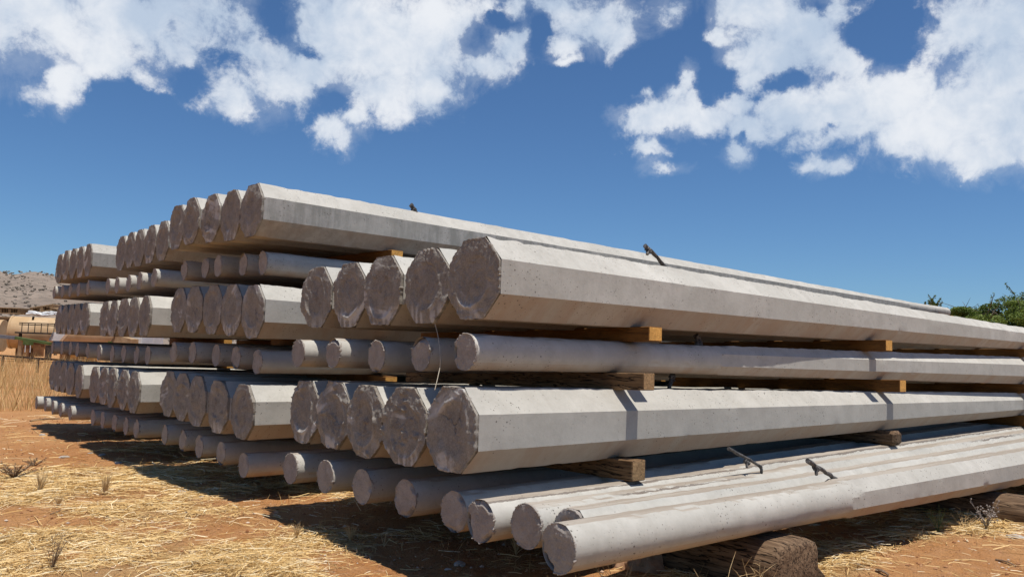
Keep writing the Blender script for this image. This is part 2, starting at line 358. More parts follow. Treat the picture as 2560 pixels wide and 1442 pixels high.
def endcap(name, parent, D, octo, seed, hi, roll=0.0, style=0):
    na = {0: 64, 1: 96, 2: 160}[hi]; nr = {0: 18, 1: 32, 2: 56}[hi]
    th = np.arange(na) * 2*math.pi/na
    # radial stops: skirt back over the shaft, rim, face
    rr = np.linspace(1, 0, nr + 1)[:-1] ** .9
    A, Q = np.meshgrid(th, rr, indexing='xy')
    a = D / 2
    base = oct_r(A, a) if octo else np.full_like(A, a * 1.012)
    amp = .006 if octo else .0035
    jag = fbm(np.cos(A) * 6 + 3, np.sin(A) * 6, 0, seed, 4) * amp + fbm(np.cos(A) * 22, np.sin(A) * 22, 4, seed + 2, 2) * amp * .8
    jag = jag + np.clip(vnoise(np.cos(A) * 45, np.sin(A) * 45, seed) - .35, 0, 1) * .005
    if octo:   # mortar squeezed out rounds the corners here and there
        k = (A + math.pi/8) % (math.pi/4) - math.pi/8
        base = base - np.clip(np.abs(k) - .25, 0, 1) * (.012 + .03 * np.clip(vnoise(np.cos(A) * 1.5, np.sin(A) * 1.5, seed * .7), 0, 1))
    Rr = (base + jag + .001) * Q
    Y = Rr * np.cos(A + roll); Z = Rr * np.sin(A + roll)
    so = seed * 3.17
    if octo:
        # gently domed face with a broad trowelled dish, a few overlapping mortar skins and thin cracks
        ang = vnoise(so, .5) * 1.6
        p = Y * math.cos(ang) + Z * math.sin(ang); q = -Y * math.sin(ang) + Z * math.cos(ang)
        X = -.012 - .010 * (1 - Q**2) + fbm(Y * 7 + so, Z * 7, 0, seed, 2) * .010
        off = np.hypot(Y + .02 * vnoise(so, 2.), Z * .95 + .02 * vnoise(so, 7.)) / a + .05 * vnoise(Y * 9 + so, Z * 9)
        ring = 1/(1 + np.exp((off - (.60 + .08 * vnoise(so, 3))) * 22))
        X = X + ring * .010
        lipn = np.exp(-((off - .66) / .05) ** 2) * np.clip(vnoise(np.cos(A) * 1.2 + so, np.sin(A) * 1.2, 4) + .1, 0, 1)
        X = X - lipn * .009
        tf = fbm(p * 5 + so, q * 3, 3, seed + 70, 5) * 4.2 + vnoise(so, 9.); fr_ = tf - np.floor(tf); step_ = np.floor(tf) + np.clip(fr_ * 14 - 13, 0, 1)
        X = X + step_ * .0028
        tf2 = fbm(p * 9 + so, q * 20, 9, seed + 71, 4) * 2.4; fr2 = tf2 - np.floor(tf2); X = X - (np.floor(tf2) + np.clip(fr2 * 12 - 11, 0, 1)) * .0014
        cr = np.abs(fbm(Y * 6 + so, Z * 6, 4, seed + 44, 4)); crk = np.exp(-(cr / .012) ** 2) * np.clip(vnoise(Y * 8 + so, Z * 8, 6) * 2 - .1, 0, 1)
        X = X + crk * .005 + fbm(Y * 45 + so, Z * 45, 2, seed + 9, 3) * .0014
        tear = np.clip(fbm(Y * 18 + so, Z * 26, 8, seed + 40, 5) - (.17 if style else .34), 0, 1)
        X = X - tear * (.022 if style else .012)
        rim = np.clip((Q - .82) / .18, 0, 1) ** 2 * fbm(np.cos(A) * 14 + so, np.sin(A) * 14, Q * 6, seed + 13, 3); X = X - rim * .004
        smear = np.clip(fbm(p * 6 + so, q * 26, 5, seed + 6, 5) * 2.4 - .15, 0, 1) * np.clip(vnoise(Y * 6 + so, Z * 6, 3) * 1.4 + .1, 0, 1)
        drip = np.clip((-Z / a - .30) * 1.6, 0, 1) * np.clip(fbm(Y * 55 + so, Z * 7, 1, seed + 5, 4) * 2.6 + .35, 0, 1)
        tone = .50 + .20 * lipn + .46 * drip * (1 if seed % 2 else .45) + .55 * smear + .16 * fbm(Y * 10 + so, Z * 10, 7, seed + 15, 4) - .16 * ring + .10 * (fr_ < .12)
        tone = tone - .42 * crk - .15 * np.clip(tear * 12, 0, 1)
    else:
        X = -.004 + fbm(Y * 16 + so, Z * 16, 0, seed, 4) * .003 + fbm(Y * 90 + so, Z * 90, 2, seed + 9, 2) * .0022
        br = np.clip(vnoise(np.cos(A) * 1.3 + so, np.sin(A) * 1.3, 2) - .25, 0, 1) * np.clip(Q - .70, 0, 1)
        X = X + br * .22
        Y = Y * (1 - br * .25); Z = Z * (1 - br * .25)
        tone = .48 + .35 * fbm(Y * 25 + so, Z * 25, 0, seed + 1, 3)
    X = X - (1 - np.clip(np.abs(Q - .97) / .05, 0, 1)) * np.clip(jag / amp, -.2, 1) * .009
    # skirt
    lipb = .016 + .012 * vnoise(np.cos(th) * 3, np.sin(th) * 3, seed)
    Rs = (base[0] + np.clip(jag[0], -.002, .02) * .6 - .0035)
    sk = np.stack((lipb, Rs * np.cos(th + roll), Rs * np.sin(th + roll)), -1)
    V = np.stack((X, Y, Z), -1)          # nr rings, outer first
    V = np.vstack((sk[None], V)).reshape(-1, 3)
    n = nr + 1
    i = np.arange(n - 1)[:, None]; k = np.arange(na)[None, :]; k2 = (k + 1) % na
    F = np.stack((i*na + k, i*na + k2, (i+1)*na + k2, (i+1)*na + k), -1).reshape(-1, 4)
    V = np.vstack((V, [V[-na:].mean(0)])); kk = np.arange(na)
    F2 = np.stack(((n-1)*na + kk, (n-1)*na + (kk+1) % na, np.full(na, len(V) - 1)), -1)
    tn = np.concatenate((np.full(na, .55), np.clip(tone, 0, 1).ravel(), [.45]))
    return mesh_np(name, V, [F, F2], BUTT if octo else TIP, parent, smooth=True, sharp=50, attrs={'tone': tn})

L_POLE = 11.75
def pole(end, thick, dense, seed, label, tip=.16, far_y=None, butt=THICK, grime=0.0, style=0, octtip=False, rough_top=1.0, hires=0, seam=0.0):
    x, y, z = end
    rz = 0.0 if far_y is None else math.atan2(far_y - y, L_POLE)
    root = empty('concrete_pole', (x, y, z), rz)
    tag(root, label, 'concrete pole', 'concrete poles stacked in four piles')
    rr = random.Random(seed)
    L = L_POLE + rr.uniform(-.06, .06)
    roll = math.radians(rr.uniform(-1.2, 1.2))
    if thick:
        dia = lambda t: np.maximum(butt + (tip - butt) * t / (L - 1.5), tip)
        rnd = lambda t: (t > L - 1.551).astype(float)
    else:
        dia = lambda t: np.maximum(tip, tip + (butt - tip) * (t - 1.4) / (L - 1.4))
        rnd = (lambda t: np.zeros_like(t)) if octtip else (lambda t: (t < 1.902).astype(float))
    s = shaft('shaft', root, L, dia, rnd, dense, seed, roll, rough_top, step=.0010 if (not thick and rough_top == 1.0) else .0022); s['grime'] = grime; s['seam'] = seam
    e = endcap('end_face', root, butt if thick else tip, thick or octtip, seed, 2 if label.find('nearest') >= 0 or dense == 2 else (1 if dense else hires), roll, style)
    if octtip: e.data.materials[0] = TIP
    return root
def top_z(st, row, j, x):     # half thickness of a pole at world x
    thick = row % 2 == 1
    P = POLES[(st, row)][j]; t = x - P[0]
    if thick: d = max(THICK + (.15 - THICK) * t / 10.25, .15)
    else:
        tp = .172 if (st, row) == ('A', 0) else .16
        d = max(tp, tp + (THICK - tp) * (t - 1.4) / 10.35)
    return P[2] + d/2, P[2] - d/2, P[1]

ordn = ['rightmost', 'second from right', 'middle', 'second from left', 'leftmost']
stn = {'A': 'nearest stack', 'B': 'second stack', 'C': 'third stack', 'D': 'farthest stack'}
rown = {'A': {3: 'top row', 2: 'second row', 1: 'third row', 0: 'bottom row'},
        'x': {5: 'top row', 4: 'second row', 3: 'third row', 2: 'fourth row', 1: 'fifth row', 0: 'bottom row'}}
def rn(st, row): return (rown['A'] if st == 'A' else rown['x'])[row]
roots = {}
sd = 100
A0 = POLES[('A', 0)]
far0 = [-.97, -.61, -.25, .11, .47, .83, 1.19, 1.55, 1.91]
A0all = [A0[0], (.02, -.60, .262), A0[1], A0[2], A0[3], A0[4], A0[5], A0[6], A0[7]]
n0 = ['front pole at the very bottom right, round tip turning octagonal, of the nearest stack',
      'octagonal tipped pole set back behind the front pole of the bottom row',
      'third pole from the front of the bottom row, with a bare rod sticking up',
      'fourth pole from the front of the bottom row, crusty ridge along its top',
      'fifth pole from the front of the bottom row, pressed against the crusty one',
      'round tipped pole in the middle of nine in the bottom row of nearest stack',
      'fourth pole from the left in the bottom row of the nearest stack',
      'third pole from the left in the bottom row of the nearest stack',
      'second pole from the left in the bottom row of the nearest stack']
n0 = n0[:5] + ['sixth pole from the front, shaded, in bottom row of the nearest stack',
      'third pole from the left, bottom row of the nearest stack',
      'second pole from the left, bottom row of the nearest stack',
      'leftmost pole of the nine in the bottom row of the nearest stack']
for j, e in enumerate(A0all):
    sd += 1
    roots[('A', 0, j)] = pole(e, False, 2 if j < 5 else 0, sd, n0[j], tip=(.172 if j != 1 else .165), far_y=far0[j], octtip=(j == 1),
                              rough_top=.7 if j < 5 else .95, seam=(.35, .3, .5, 1.0, .4)[j] if j < 5 else 0.0)
for (st, row), L in POLES.items():
    if (st, row) == ('A', 0): continue
    thick = row % 2 == 1
    for j, e in enumerate(L):
        sd += 1
        dense = 0
        if st == 'A' and j == 0: dense = 2
        elif (st == 'B' and row in (5, 3, 4) and j == 0) or (st == 'A' and thick) or (j == 0 and thick): dense = 1
        kind = 'thick octagonal pole' if thick else 'thin round pole'
        lab = '%s, %s in the %s, %s' % (kind, ordn[j], rn(st, row), stn[st])
        grime = {('B', 5): .85, ('D', 5): .5, ('C', 5): .45, ('B', 4): .4, ('B', 3): .25}.get((st, row), 0.0) * (1 if j == 0 else .7)
        if st == 'A' and j == 0: grime = .14
        roots[(st, row, j)] = pole(e, thick, dense, sd, lab, tip=.15 if thick else .16, grime=grime, hires=1 if st == 'B' else 0,
                                   style=1 if (st, row) in (('A', 1), ('B', 1), ('C', 1)) and j in (1, 2, 3) else 0)

# cast-in cable ends that stick out of the poles
def stub(key, pts, r, name='cable_stub', knot=None):
    root = roots[key]; b = Vector(root.location)
    m = MB(); P = [Vector(p) - b for p in pts]
    R = Matrix.Rotation(-root.rotation_euler.z, 3, 'Z'); P = [R @ p for p in P]
    # resample with small kinks
    Q = []; rad = []
    for i in range(len(P) - 1):
        for k in range(4):
            Q.append(P[i].lerp(P[i+1], k/4) + Vector([random.uniform(-1, 1) * r * .25 for _ in range(3)])); rad.append(r * random.uniform(.85, 1.15))
    Q.append(P[-1]); rad.append(r * 1.15)
    m.tube(Q, rad, 10, jit=.06)
    if knot is not None:
        c = P[0].lerp(P[-1], knot); d = (P[-1] - P[0]).normalized()
        for s_ in (-.016, 0, .015):
            m.tube([c + d * (s_ - .006), c + d * s_, c + d * (s_ + .007)], [r * .9, r * 1.5, r * .9], 10, jit=.12)
        sd_ = d.cross(Vector((0, 1, 0))).normalized()
        m.tube([c, c + sd_ * r * 3.2 + Vector((0, -r, 0))], [r * .9, r * .75], 8, jit=.1)
    return m.build(name, STUB, root, smooth=True, sharp=60)
s3 = on_y(1668, 676, .0); t3 = on_y(1612, 614, .0)
stub(('A', 3, 0), [(s3[0], 0, 1.40), s3, (s3[0] * .55 + t3[0] * .45, 0, s3[2] * .45 + t3[2] * .55), t3], .0105, knot=.85)
stub(('A', 2, 0), [(1.70, .03, .98), (1.68, .03, 1.04), (1.64, .03, 1.075)], .016, knot=.6)
stub(('A', 1, 0), [(1.42, .04, .70), (1.42, .04, .78), (1.45, .04, .86)], .013, knot=.8)
a1 = on_y(1903, 1167, -.44); b1 = on_y(1821, 1121, -.44)
stub(('A', 0, 2), [a1 - np.array((0, 0, .03)), a1, a1 * .5 + b1 * .5 + np.array((0, 0, .004)), b1], .0085, knot=.45)
a2 = on_y(2092, 1199, -.76); b2 = on_y(2019, 1151, -.76)
stub(('A', 0, 0), [a2 - np.array((0, 0, .03)), a2, a2 * .5 + b2 * .5, b2], .011, knot=.72)
stub(('B', 5, 0), [(1.24, 2.4, 1.98), (1.21, 2.4, 2.03), (1.17, 2.4, 2.065)], .016, knot=.5)
stub(('C', 3, 0), [(.35, 4.68, 1.31), (.36, 4.66, 1.345), (.42, 4.66, 1.35)], .010)

# ------------------------------------------------------------------ timbers between the rows
def bearer(x, y0, y1, zl, zu, w, mat, label, name='timber_bearer', bev=.004, skew=0.0):
    """zl/zu: functions of y giving lower and upper contact heights"""
    root_y = y0
    g = .0006
    c = []
    for z in (0, 1):
        for (sx, yy) in ((-1, y0), (1, y0), (1, y1), (-1, y1)):
            xx = sx * w/2 + (skew if yy == y1 else 0)
            zz = (zl(yy) + g) if z == 0 else (zu(yy) - g)
            c.append((xx, yy - y0, zz - zl(y0)))
    m = MB(); m.hexa(c)
    o = m.build(name, mat, None, bevel=bev); o.location = (x, y0, zl(y0))
    return tag(o, label, 'timber', 'timbers laid between the rows of poles')
def lin(p, q):
    s = (q[1] - p[1]) / (q[0] - p[0]) if abs(q[0] - p[0]) > 1e-6 else 0
    return lambda y: p[1] + s * (y - p[0])
posn = ['near the pole ends', 'second from the pole ends', 'third from the pole ends', 'farthest from the pole ends']
for st in 'ABCD':
    nrow = 4 if st == 'A' else 6
    for row in range(nrow - 1):
        for ix, x in enumerate((.93, 3.63, 6.9, 11.15)):
            lo = POLES[(st, row)]; up = POLES[(st, row + 1)]
            jl = 3 if (st, row) == ('A', 0) else 0
            zt0 = max(top_z(st, row, jl, x)[0], top_z(st, row, jl, x)[0]); y0 = lo[jl][1]
            zt1, y1 = top_z(st, row, -1, x)[0], lo[-1][1]
            zb0, zb1 = top_z(st, row + 1, 0, x)[1], top_z(st, row + 1, -1, x)[1]
            yu0, yu1 = up[0][1], up[-1][1]
            fr = y0 - .25 + random.uniform(-.02, .03); bk = y1 + .24
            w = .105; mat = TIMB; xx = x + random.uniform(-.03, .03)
            if st in 'CD' and ix == 0: xx += .62
            if (st, row, ix) == ('A', 2, 0): fr = -.205; xx = .985
            if (st, row, ix) == ('A', 2, 1): fr = -.22; xx = 3.60
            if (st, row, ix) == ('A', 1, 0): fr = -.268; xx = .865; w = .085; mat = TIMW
            if (st, row, ix) == ('A', 1, 1): fr = -.23; xx = 3.80
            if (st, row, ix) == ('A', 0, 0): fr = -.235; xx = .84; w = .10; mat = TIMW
            if (st, row, ix) == ('A', 0, 1): fr = -.20; xx = 3.80; w = .12; mat = LOGM
            if st == 'B' and row == 4 and ix == 0: fr = 2.26; xx = .98
            if st == 'B' and ix == 3: xx = 11.30
            lab = 'timber under the %s of the %s, %s' % (rn(st, row + 1), stn[st], posn[ix])
            lab = {'A20': 'orange sawn timber block under the top row of the nearest stack, near its ends',
                   'A21': 'orange timber end under the top row of nearest stack, farther right',
                   'A10': 'weathered grained timber block under the second row of the nearest stack',
                   'A11': 'orange timber end under the second row of the nearest stack, farther right',
                   'A00': 'brown timber block resting on the bottom row of the nearest stack',
                   'A01': 'dark rounded log end on the bottom row of nearest stack, farther right'}.get('%s%d%d' % (st, row, ix), lab)
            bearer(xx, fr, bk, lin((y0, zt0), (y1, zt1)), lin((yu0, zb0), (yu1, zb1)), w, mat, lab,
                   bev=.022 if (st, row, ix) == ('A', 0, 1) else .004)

# ------------------------------------------------------------------ ground height
def gz0(y, x=None):
    return np.interp(y, [-1, 1.8, 4.3, 7.0, 12, 60], [-.04, -.10, -.18, -.215, -.27, -.30])
def gz(x, y):
    x = np.asarray(x, float); y = np.asarray(y, float)
    near = np.exp(-((x + 1) ** 2 + (y - 3) ** 2) / 900)
    return gz0(y) + near * (fbm(x * .9, y * .9, 0, 3, 3) * .035 + fbm(x * 4, y * 4, 0, 5, 4) * .022)

# logs carrying the whole stack
def log(name, x, y0, y1, r, ztop, label, skew=0.0, seed=0, sq=.8):
    n = 28; ys = np.concatenate(([y0, y0 + .012, y0 + .05], np.arange(y0 + .12, y1, .12), [y1 - .05, y1]))
    V = []
    for i, yy in enumerate(ys):
        f = .80 if i in (0, len(ys)-1) else (.93 if i in (1,) else 1)
        for k in range(n):
            a = 2*math.pi*k/n
            rad = r * f * (1 + .10 * float(vnoise(math.cos(a) * 1.6 + seed, math.sin(a) * 1.6, yy * .5, seed)) + .05 * float(vnoise(math.cos(a) * 7, math.sin(a) * 7, yy * 1.5, seed + 3)))
            se = (abs(math.cos(a)) ** 3.2 + abs(math.sin(a)) ** 3.2) ** (-1/3.2); rad *= se
            cz = math.sin(a) * rad * sq
            V.append((math.cos(a) * rad + skew * (yy - y0) / (y1 - y0), yy - y0 + (.03 * float(vnoise(a, seed)) if i < 2 else 0), cz))
    V = np.array(V); zc = V[:, 2].max()
    V[:, 2] = np.minimum(V[:, 2], zc - .010) ; zc = V[:, 2].max()
    F = [(i*n+k, i*n+(k+1) % n, (i+1)*n+(k+1) % n, (i+1)*n+k) for i in range(len(ys)-1) for k in range(n)]
    F += [tuple(range(n))[::-1], tuple((len(ys)-1)*n + k for k in range(n))]
    m = MB(); m.add(V, F)
    o = m.build(name, LOGM, None, smooth=True, sharp=50); o.location = (x, y0, ztop - zc)
    return tag(o, label, 'log', 'logs under the stacks')
log('support_log', 1.10, -.95, 1.95, .185, .158, 'weathered cracked log under the front pole of the nearest stack', skew=-.1, seed=4)
log('support_log', 3.68, -1.15, 1.95, .16, .135, 'dark log under the nearest stack at the right edge', seed=5)
log('support_log', 8.4, -1.2, 1.95, .19, .06, 'hidden log under the far half of the nearest stack', seed=6)
for q, st in enumerate('BCD'):
    P = POLES[(st, 0)]; ya, yb = P[0][1] - .3, P[-1][1] + .3
    zt = min(top_z(st, 0, j, 1.0)[1] for j in range(5)) + .004
    g = float(gz0((ya + yb)/2))
    for x, w_ in ((1.25, 'near the pole ends'), (5.0, 'halfway along'), (9.5, 'toward the far ends')):
        zt_ = min(top_z(st, 0, j, x)[1] for j in range(5)) + .004
        log('support_log', x, ya, yb, (zt_ - g)/1.6 + .03, zt_, 'dark log carrying the %s, %s' % (stn[st], w_), seed=10 + q)

# thin wire hanging from the second butt
pw = [on_y(u, v, y) for (u, v, y) in ((1084, 797, .34), (1093, 830, .30), (1099, 862, .25), (1101, 900, .2), (1100, 918, .2), (1094, 945, .15), (1087, 974, .12))]
m = MB(); m.tube(pw, .0016, 6)
w = m.build('loose_wire', mat_plain('pale_wire', (.45, .38, .28), (.6, .55, .45), 30, .5), None, smooth=True)
tag(w, 'thin pale wire hanging from a top butt end of the nearest stack', 'wire')
# mortar crumb on second stack butt
def rock(name, loc, r, mat, label, cat, group=None, seed=0, flat=.6, sx=1.0):
    bm = bmesh.new(); bmesh.ops.create_icosphere(bm, subdivisions=3, radius=1)
    for v in bm.verts:
        c = v.co; d = 1 + .30 * mn.noise(c * 1.3 + Vector((seed * 3.1, 0, 0))) + .14 * mn.noise(c * 3.5 + Vector((0, seed, 0)))
        q = c * d; v.co = Vector((q.x * r * sx, q.y * r, q.z * r * flat))
    me = bpy.data.meshes.new(name); bm.to_mesh(me); bm.free(); me.materials.append(mat)
    o = bpy.data.objects.new(name, me); COL.objects.link(o); o.location = loc; o.rotation_euler = (0, 0, seed * 1.3)
    return tag(o, label, cat, group)

# ------------------------------------------------------------------ ground
def warp(n, lo, hi, fine, near0, near1):
    """coordinates with even spacing between near0 and near1 and growing outward"""
    mid = np.arange(near0, near1, fine); out = []; s = fine; v = near1
    while v < hi: out.append(v); s *= 1.13; v += s
    out.append(hi); left = []; s = fine; v = near0
    while v > lo: v -= s; s *= 1.13; left.append(v)
    return np.concatenate((left[::-1], mid, out))
def blobs(x, y, L):
    t = np.zeros_like(np.asarray(x, float))
    for (bx, by, rx, ry, w) in L:
        t = np.maximum(t, w * np.exp(-(((x - bx) / rx) ** 2 + ((y - by) / ry) ** 2)))
    return t
def gp(u, v):
    p = on_z(u, v, -.10)
    for _ in range(4): p = on_z(u, v, float(gz0(p[1])))
    return p
BARE = [(*gp(u, v)[:2], rx, ry, w) for (u, v, rx, ry, w) in (
    (900, 1300, .38, .42, 1), (740, 1262, .3, .4, .8), (1080, 1370, .3, .3, 1), (1000, 1430, .32, .25, 1), (560, 1340, .22, .2, .9), (130, 1312, .25, .25, .9), (30, 1290, .2, .25, .8),
    (620, 1255, .35, .3, .6), (60, 1060, .8, 1.9, .95), (120, 1120, .7, 1.2, .9), (330, 1165, .35, .5, .6), (180, 1395, .12, .14, .7),
    (1500, 1442, .5, .3, .7), (2350, 1410, 1.0, .14, 1), (2560, 1440, 1.2, .3, 1), (2240, 1442, .3, .15, .5))]
LUSH = [(*gp(u, v)[:2], rx, ry, w) for (u, v, rx, ry, w) in (
    (250, 1420, .4, .4, 1), (560, 1400, .3, .3, 1), (700, 1440, .25, .22, 1), (420, 1270, .5, .5, 1), (200, 1225, .7, .7, .9), (800, 1222, .25, .25, 1), (620, 1180, .5, .5, .5),
    (40, 1390, .3, .4, 1), (2300, 1335, .6, .12, 2), (2500, 1300, .8, .14, 2), (2110, 1432, .18, .10, 2.5), (1330, 1400, .2, .15, .7), (900, 1340, .15, .1, .6), (1500, 1425, .5, .2, .4))]
def straw_mask(x, y):
    n = fbm(x * 1.5 + 4, y * 1.5, 0, 31, 4)
    m = .47 + n * 1.05 + blobs(x, y, LUSH) * .7 - blobs(x, y, BARE) * 1.4
    far = np.clip((y - 6) / 5, 0, 1)
    return np.clip(m, 0, 1) * (1 - far * .45)
gx = warp(0, -1800, 2200, .028, -2.2, 4.4); gy = warp(0, -1800, 2600, .028, -2.0, 5.2)
X, Y = np.meshgrid(gx, gy, indexing='ij')
dist = np.hypot(X - CAM[0], Y - CAM[1])
fz = np.exp(-(dist / 14) ** 2)
Z = gz(X, Y) + fz * (fbm(X * 14, Y * 14, 0, 41, 3) * .012 + np.clip(fbm(X * 30, Y * 30, 0, 44, 2), 0, 1) * .008)
Z = Z - np.clip((dist - 90) / 1500, 0, 1) * 3
V = np.stack((X, Y, Z), -1).reshape(-1, 3)
nx, ny = len(gx), len(gy)
i = np.arange(nx - 1)[:, None]; k = np.arange(ny - 1)[None, :]
F = np.stack((i*ny + k, (i+1)*ny + k, (i+1)*ny + k + 1, i*ny + k + 1), -1).reshape(-1, 4)
def mat_soil():
    t = NT('red_soil'); co = t.objco(offset=False); tone = t.attr('tone')
    n1 = t.noise(co, .9, 5, .6); n2 = t.noise(co, 11, 5, .7); n3 = t.noise(co, 70, 4, .75)
    col = t.mix(t.ss(n1, .35, .65), (.46, .205, .070), (.54, .275, .108))
    col = t.mix(t.ss(n2, .40, .68, 0, .6), col, (.50, .27, .13))
    col = t.mix(t.ss(n3, .58, .75, 0, .55), col, (.20, .085, .035))
    f = t.math('MULTIPLY', tone, t.ss(n3, .3, .6, .35, 1))
    col = t.mix(f, col, (.47, .30, .135))
    nb = t.bump(n3, .02, 1.0); nb = t.bump(n2, .04, .8, nb)
    return t.out(col, nb, 1.0)
SOIL = mat_soil()
sm = np.clip(straw_mask(X, Y) * 1.0, 0, 1)
gr = mesh_np('ground', V, F, SOIL, None, smooth=True, attrs={'tone': (sm * .8).ravel()})
gr['kind'] = 'structure'

def zat(x, y):
    """ground height sampled the way the mesh is"""
    d = np.hypot(x - CAM[0], y - CAM[1])
    return gz(x, y) + np.exp(-(d / 14) ** 2) * fbm(x * 14, y * 14, 0, 41, 3) * .012 - np.clip((d - 90) / 1500, 0, 1) * 3

def ribbons(name, P0, DIR, LEN, W, droop, curl, tone, mat, seg=2, side=None, kind='stuff'):
    """bent ribbons: P0 (n,3) roots, DIR unit (n,3), droop downward bend, curl sideways bend"""
    n = len(P0); rs = np.random.RandomState(len(P0))
    up = np.array((0, 0, 1.)); S = np.cross(DIR, up); ln = np.linalg.norm(S, axis=1, keepdims=True)
    S = np.where(ln < .2, rs.normal(size=(n, 3)), S); S /= np.linalg.norm(S, axis=1, keepdims=True)
    tw = rs.uniform(-1.2, 1.2, (n, 1)); Wd = S * np.cos(tw) + np.cross(S, DIR) * np.sin(tw)
    rows = []
    for k in range(seg + 1):
        f = k / seg
        C = P0 + DIR * (LEN * f)[:, None] + S * (curl * LEN * f * f)[:, None]
        C[:, 2] -= droop * LEN * f * f
        w = W * (1 - .75 * f if kind == 'blade' else 1 - .3 * f)
        rows += [C - Wd * w[:, None] / 2, C + Wd * w[:, None] / 2]
    V = np.stack(rows, 1).reshape(-1, 3); m = 2 * (seg + 1); b = np.arange(n)[:, None] * m
    F = np.concatenate([np.concatenate((b + 2*k, b + 2*k + 1, b + 2*k + 3, b + 2*k + 2), 1) for k in range(seg)])
    return mesh_np(name, V, F, mat, None, attrs={'tone': np.repeat(tone, m)})

STRAW = mat_var('dry_straw', (.54, .33, .12), (.90, .67, .32), (.95, .82, .55), .6, .15)
RS = np.random.RandomState(11)
# lying straw
N = 1700000
r = 1.2 + 13 * RS.rand(N) ** 1.5; th_ = RS.uniform(math.radians(-38), math.radians(112), N)
x = CAM[0] + r * np.cos(th_); y = CAM[1] + r * np.sin(th_)
msk = straw_mask(x, y)
clump = np.clip(fbm(x * 5, y * 5, 0, 61, 3) * 1.8 + .55, 0, 1.3)
under = ((x > .4) & (y > -.2) & (y < 1.9)) | ((x > .6) & (y > 2.2) & (y < 9.2))
keep = (RS.rand(N) < msk ** 1.5 * clump + .012) & (y > -2.2) & (x > -3.6) & (x < 7.5)
keep &= ~(under & (RS.rand(N) < .75))
x, y, msk, r = x[keep], y[keep], msk[keep], r[keep]; n = len(x)
a = RS.uniform(0, 2*math.pi, n); tilt = np.abs(RS.normal(0, .12, n))
DIR = np.stack((np.cos(a) * np.cos(tilt), np.sin(a) * np.cos(tilt), np.sin(tilt)), 1)
LEN = RS.uniform(.03, .14, n) * np.where(RS.rand(n) < .10, 2.4, 1) * np.clip(r / 5, .8, 1.6)
P0 = np.stack((x, y, zat(x, y) + .003 + RS.rand(n) ** 1.6 * .045 * msk * np.clip(.5 + fbm(x * 3, y * 3, 0, 66, 3) * 2, .15, 1.3)), 1)
tone = np.clip(RS.normal(.62, .33, n), 0, 1)
o = ribbons('straw', P0, DIR, LEN, RS.uniform(.0016, .0044, n) * np.clip(r / 4, .9, 2.2), tilt * 1.0, RS.normal(0, .18, n), tone, STRAW)
o['kind'] = 'stuff'
# standing stubble
N = 70000
r = 1.2 + 14 * RS.rand(N) ** 1.3; th_ = RS.uniform(math.radians(-38), math.radians(112), N)
x = CAM[0] + r * np.cos(th_); y = CAM[1] + r * np.sin(th_)
cl = np.clip(fbm(x * 2.6, y * 2.6, 0, 71, 4) * 3 - .25, 0, 1) * np.clip(straw_mask(x, y) + .15, 0, 1)
fringe = np.exp(-((x - .15) / .45) ** 2) * (y > .5) * (y < 7) * .6
keep = (RS.rand(N) < (cl * .55 + fringe * np.clip(fbm(x * 4, y * 4, 0, 75, 3) * 3, 0, 1))) & (y > -2.2) & (x > -3.6) & (x < 6)
x, y, r = x[keep], y[keep], r[keep]; n = len(x)
a = RS.uniform(0, 2*math.pi, n); tilt = RS.uniform(.9, 1.5, n)
DIR = np.stack((np.cos(a) * np.cos(tilt), np.sin(a) * np.cos(tilt), np.sin(tilt)), 1)
o = ribbons('stubble', np.stack((x, y, zat(x, y) - .004), 1), DIR, RS.uniform(.025, .10, n), RS.uniform(.0012, .003, n) * np.clip(r / 4, .9, 2), RS.uniform(0, .3, n), RS.normal(0, .15, n), np.clip(RS.normal(.35, .25, n), 0, 1), STRAW, kind='blade')
o['kind'] = 'stuff'
# small clods and grit
def clods(name, n, rmin, rmax, size, mat):
    r = rmin + (rmax - rmin) * RS.rand(n) ** 1.4; th_ = RS.uniform(math.radians(-38), math.radians(112), n)
    x = CAM[0] + r * np.cos(th_); y = CAM[1] + r * np.sin(th_); k = (y > -2.3) & (x > -3.6) & (x < 8)
    x, y, r = x[k], y[k], r[k]; n = len(x)
    B = np.array([(1,0,0),(-1,0,0),(0,1,0),(0,-1,0),(0,0,1),(0,0,-1)], float)
    FF = np.array([(0,2,4),(2,1,4),(1,3,4),(3,0,4),(2,0,5),(1,2,5),(3,1,5),(0,3,5)])
    s = size * (.35 + RS.rand(n) ** 3 * 2.2)
    V = B[None] * s[:, None, None] * RS.uniform(.6, 1.25, (n, 6, 1)); V[:, :, 2] *= .65
    a = RS.uniform(0, 6.28, n); ca, sa = np.cos(a)[:, None], np.sin(a)[:, None]
    V = np.stack((V[:, :, 0] * ca - V[:, :, 1] * sa, V[:, :, 0] * sa + V[:, :, 1] * ca, V[:, :, 2]), -1)
    V = V + np.stack((x, y, zat(x, y) + s * .25), 1)[:, None]
    F = (FF[None] + (np.arange(n) * 6)[:, None, None]).reshape(-1, 3)
    o = mesh_np(name, V.reshape(-1, 3), F, mat, None, attrs={'tone': np.repeat(RS.rand(n), 6)}); o['kind'] = 'stuff'; return o
clods('soil_clods', 70000, 1.2, 15, .0055, mat_var('clod', (.26, .11, .045), (.48, .26, .13), (.6, .5, .4), 1))

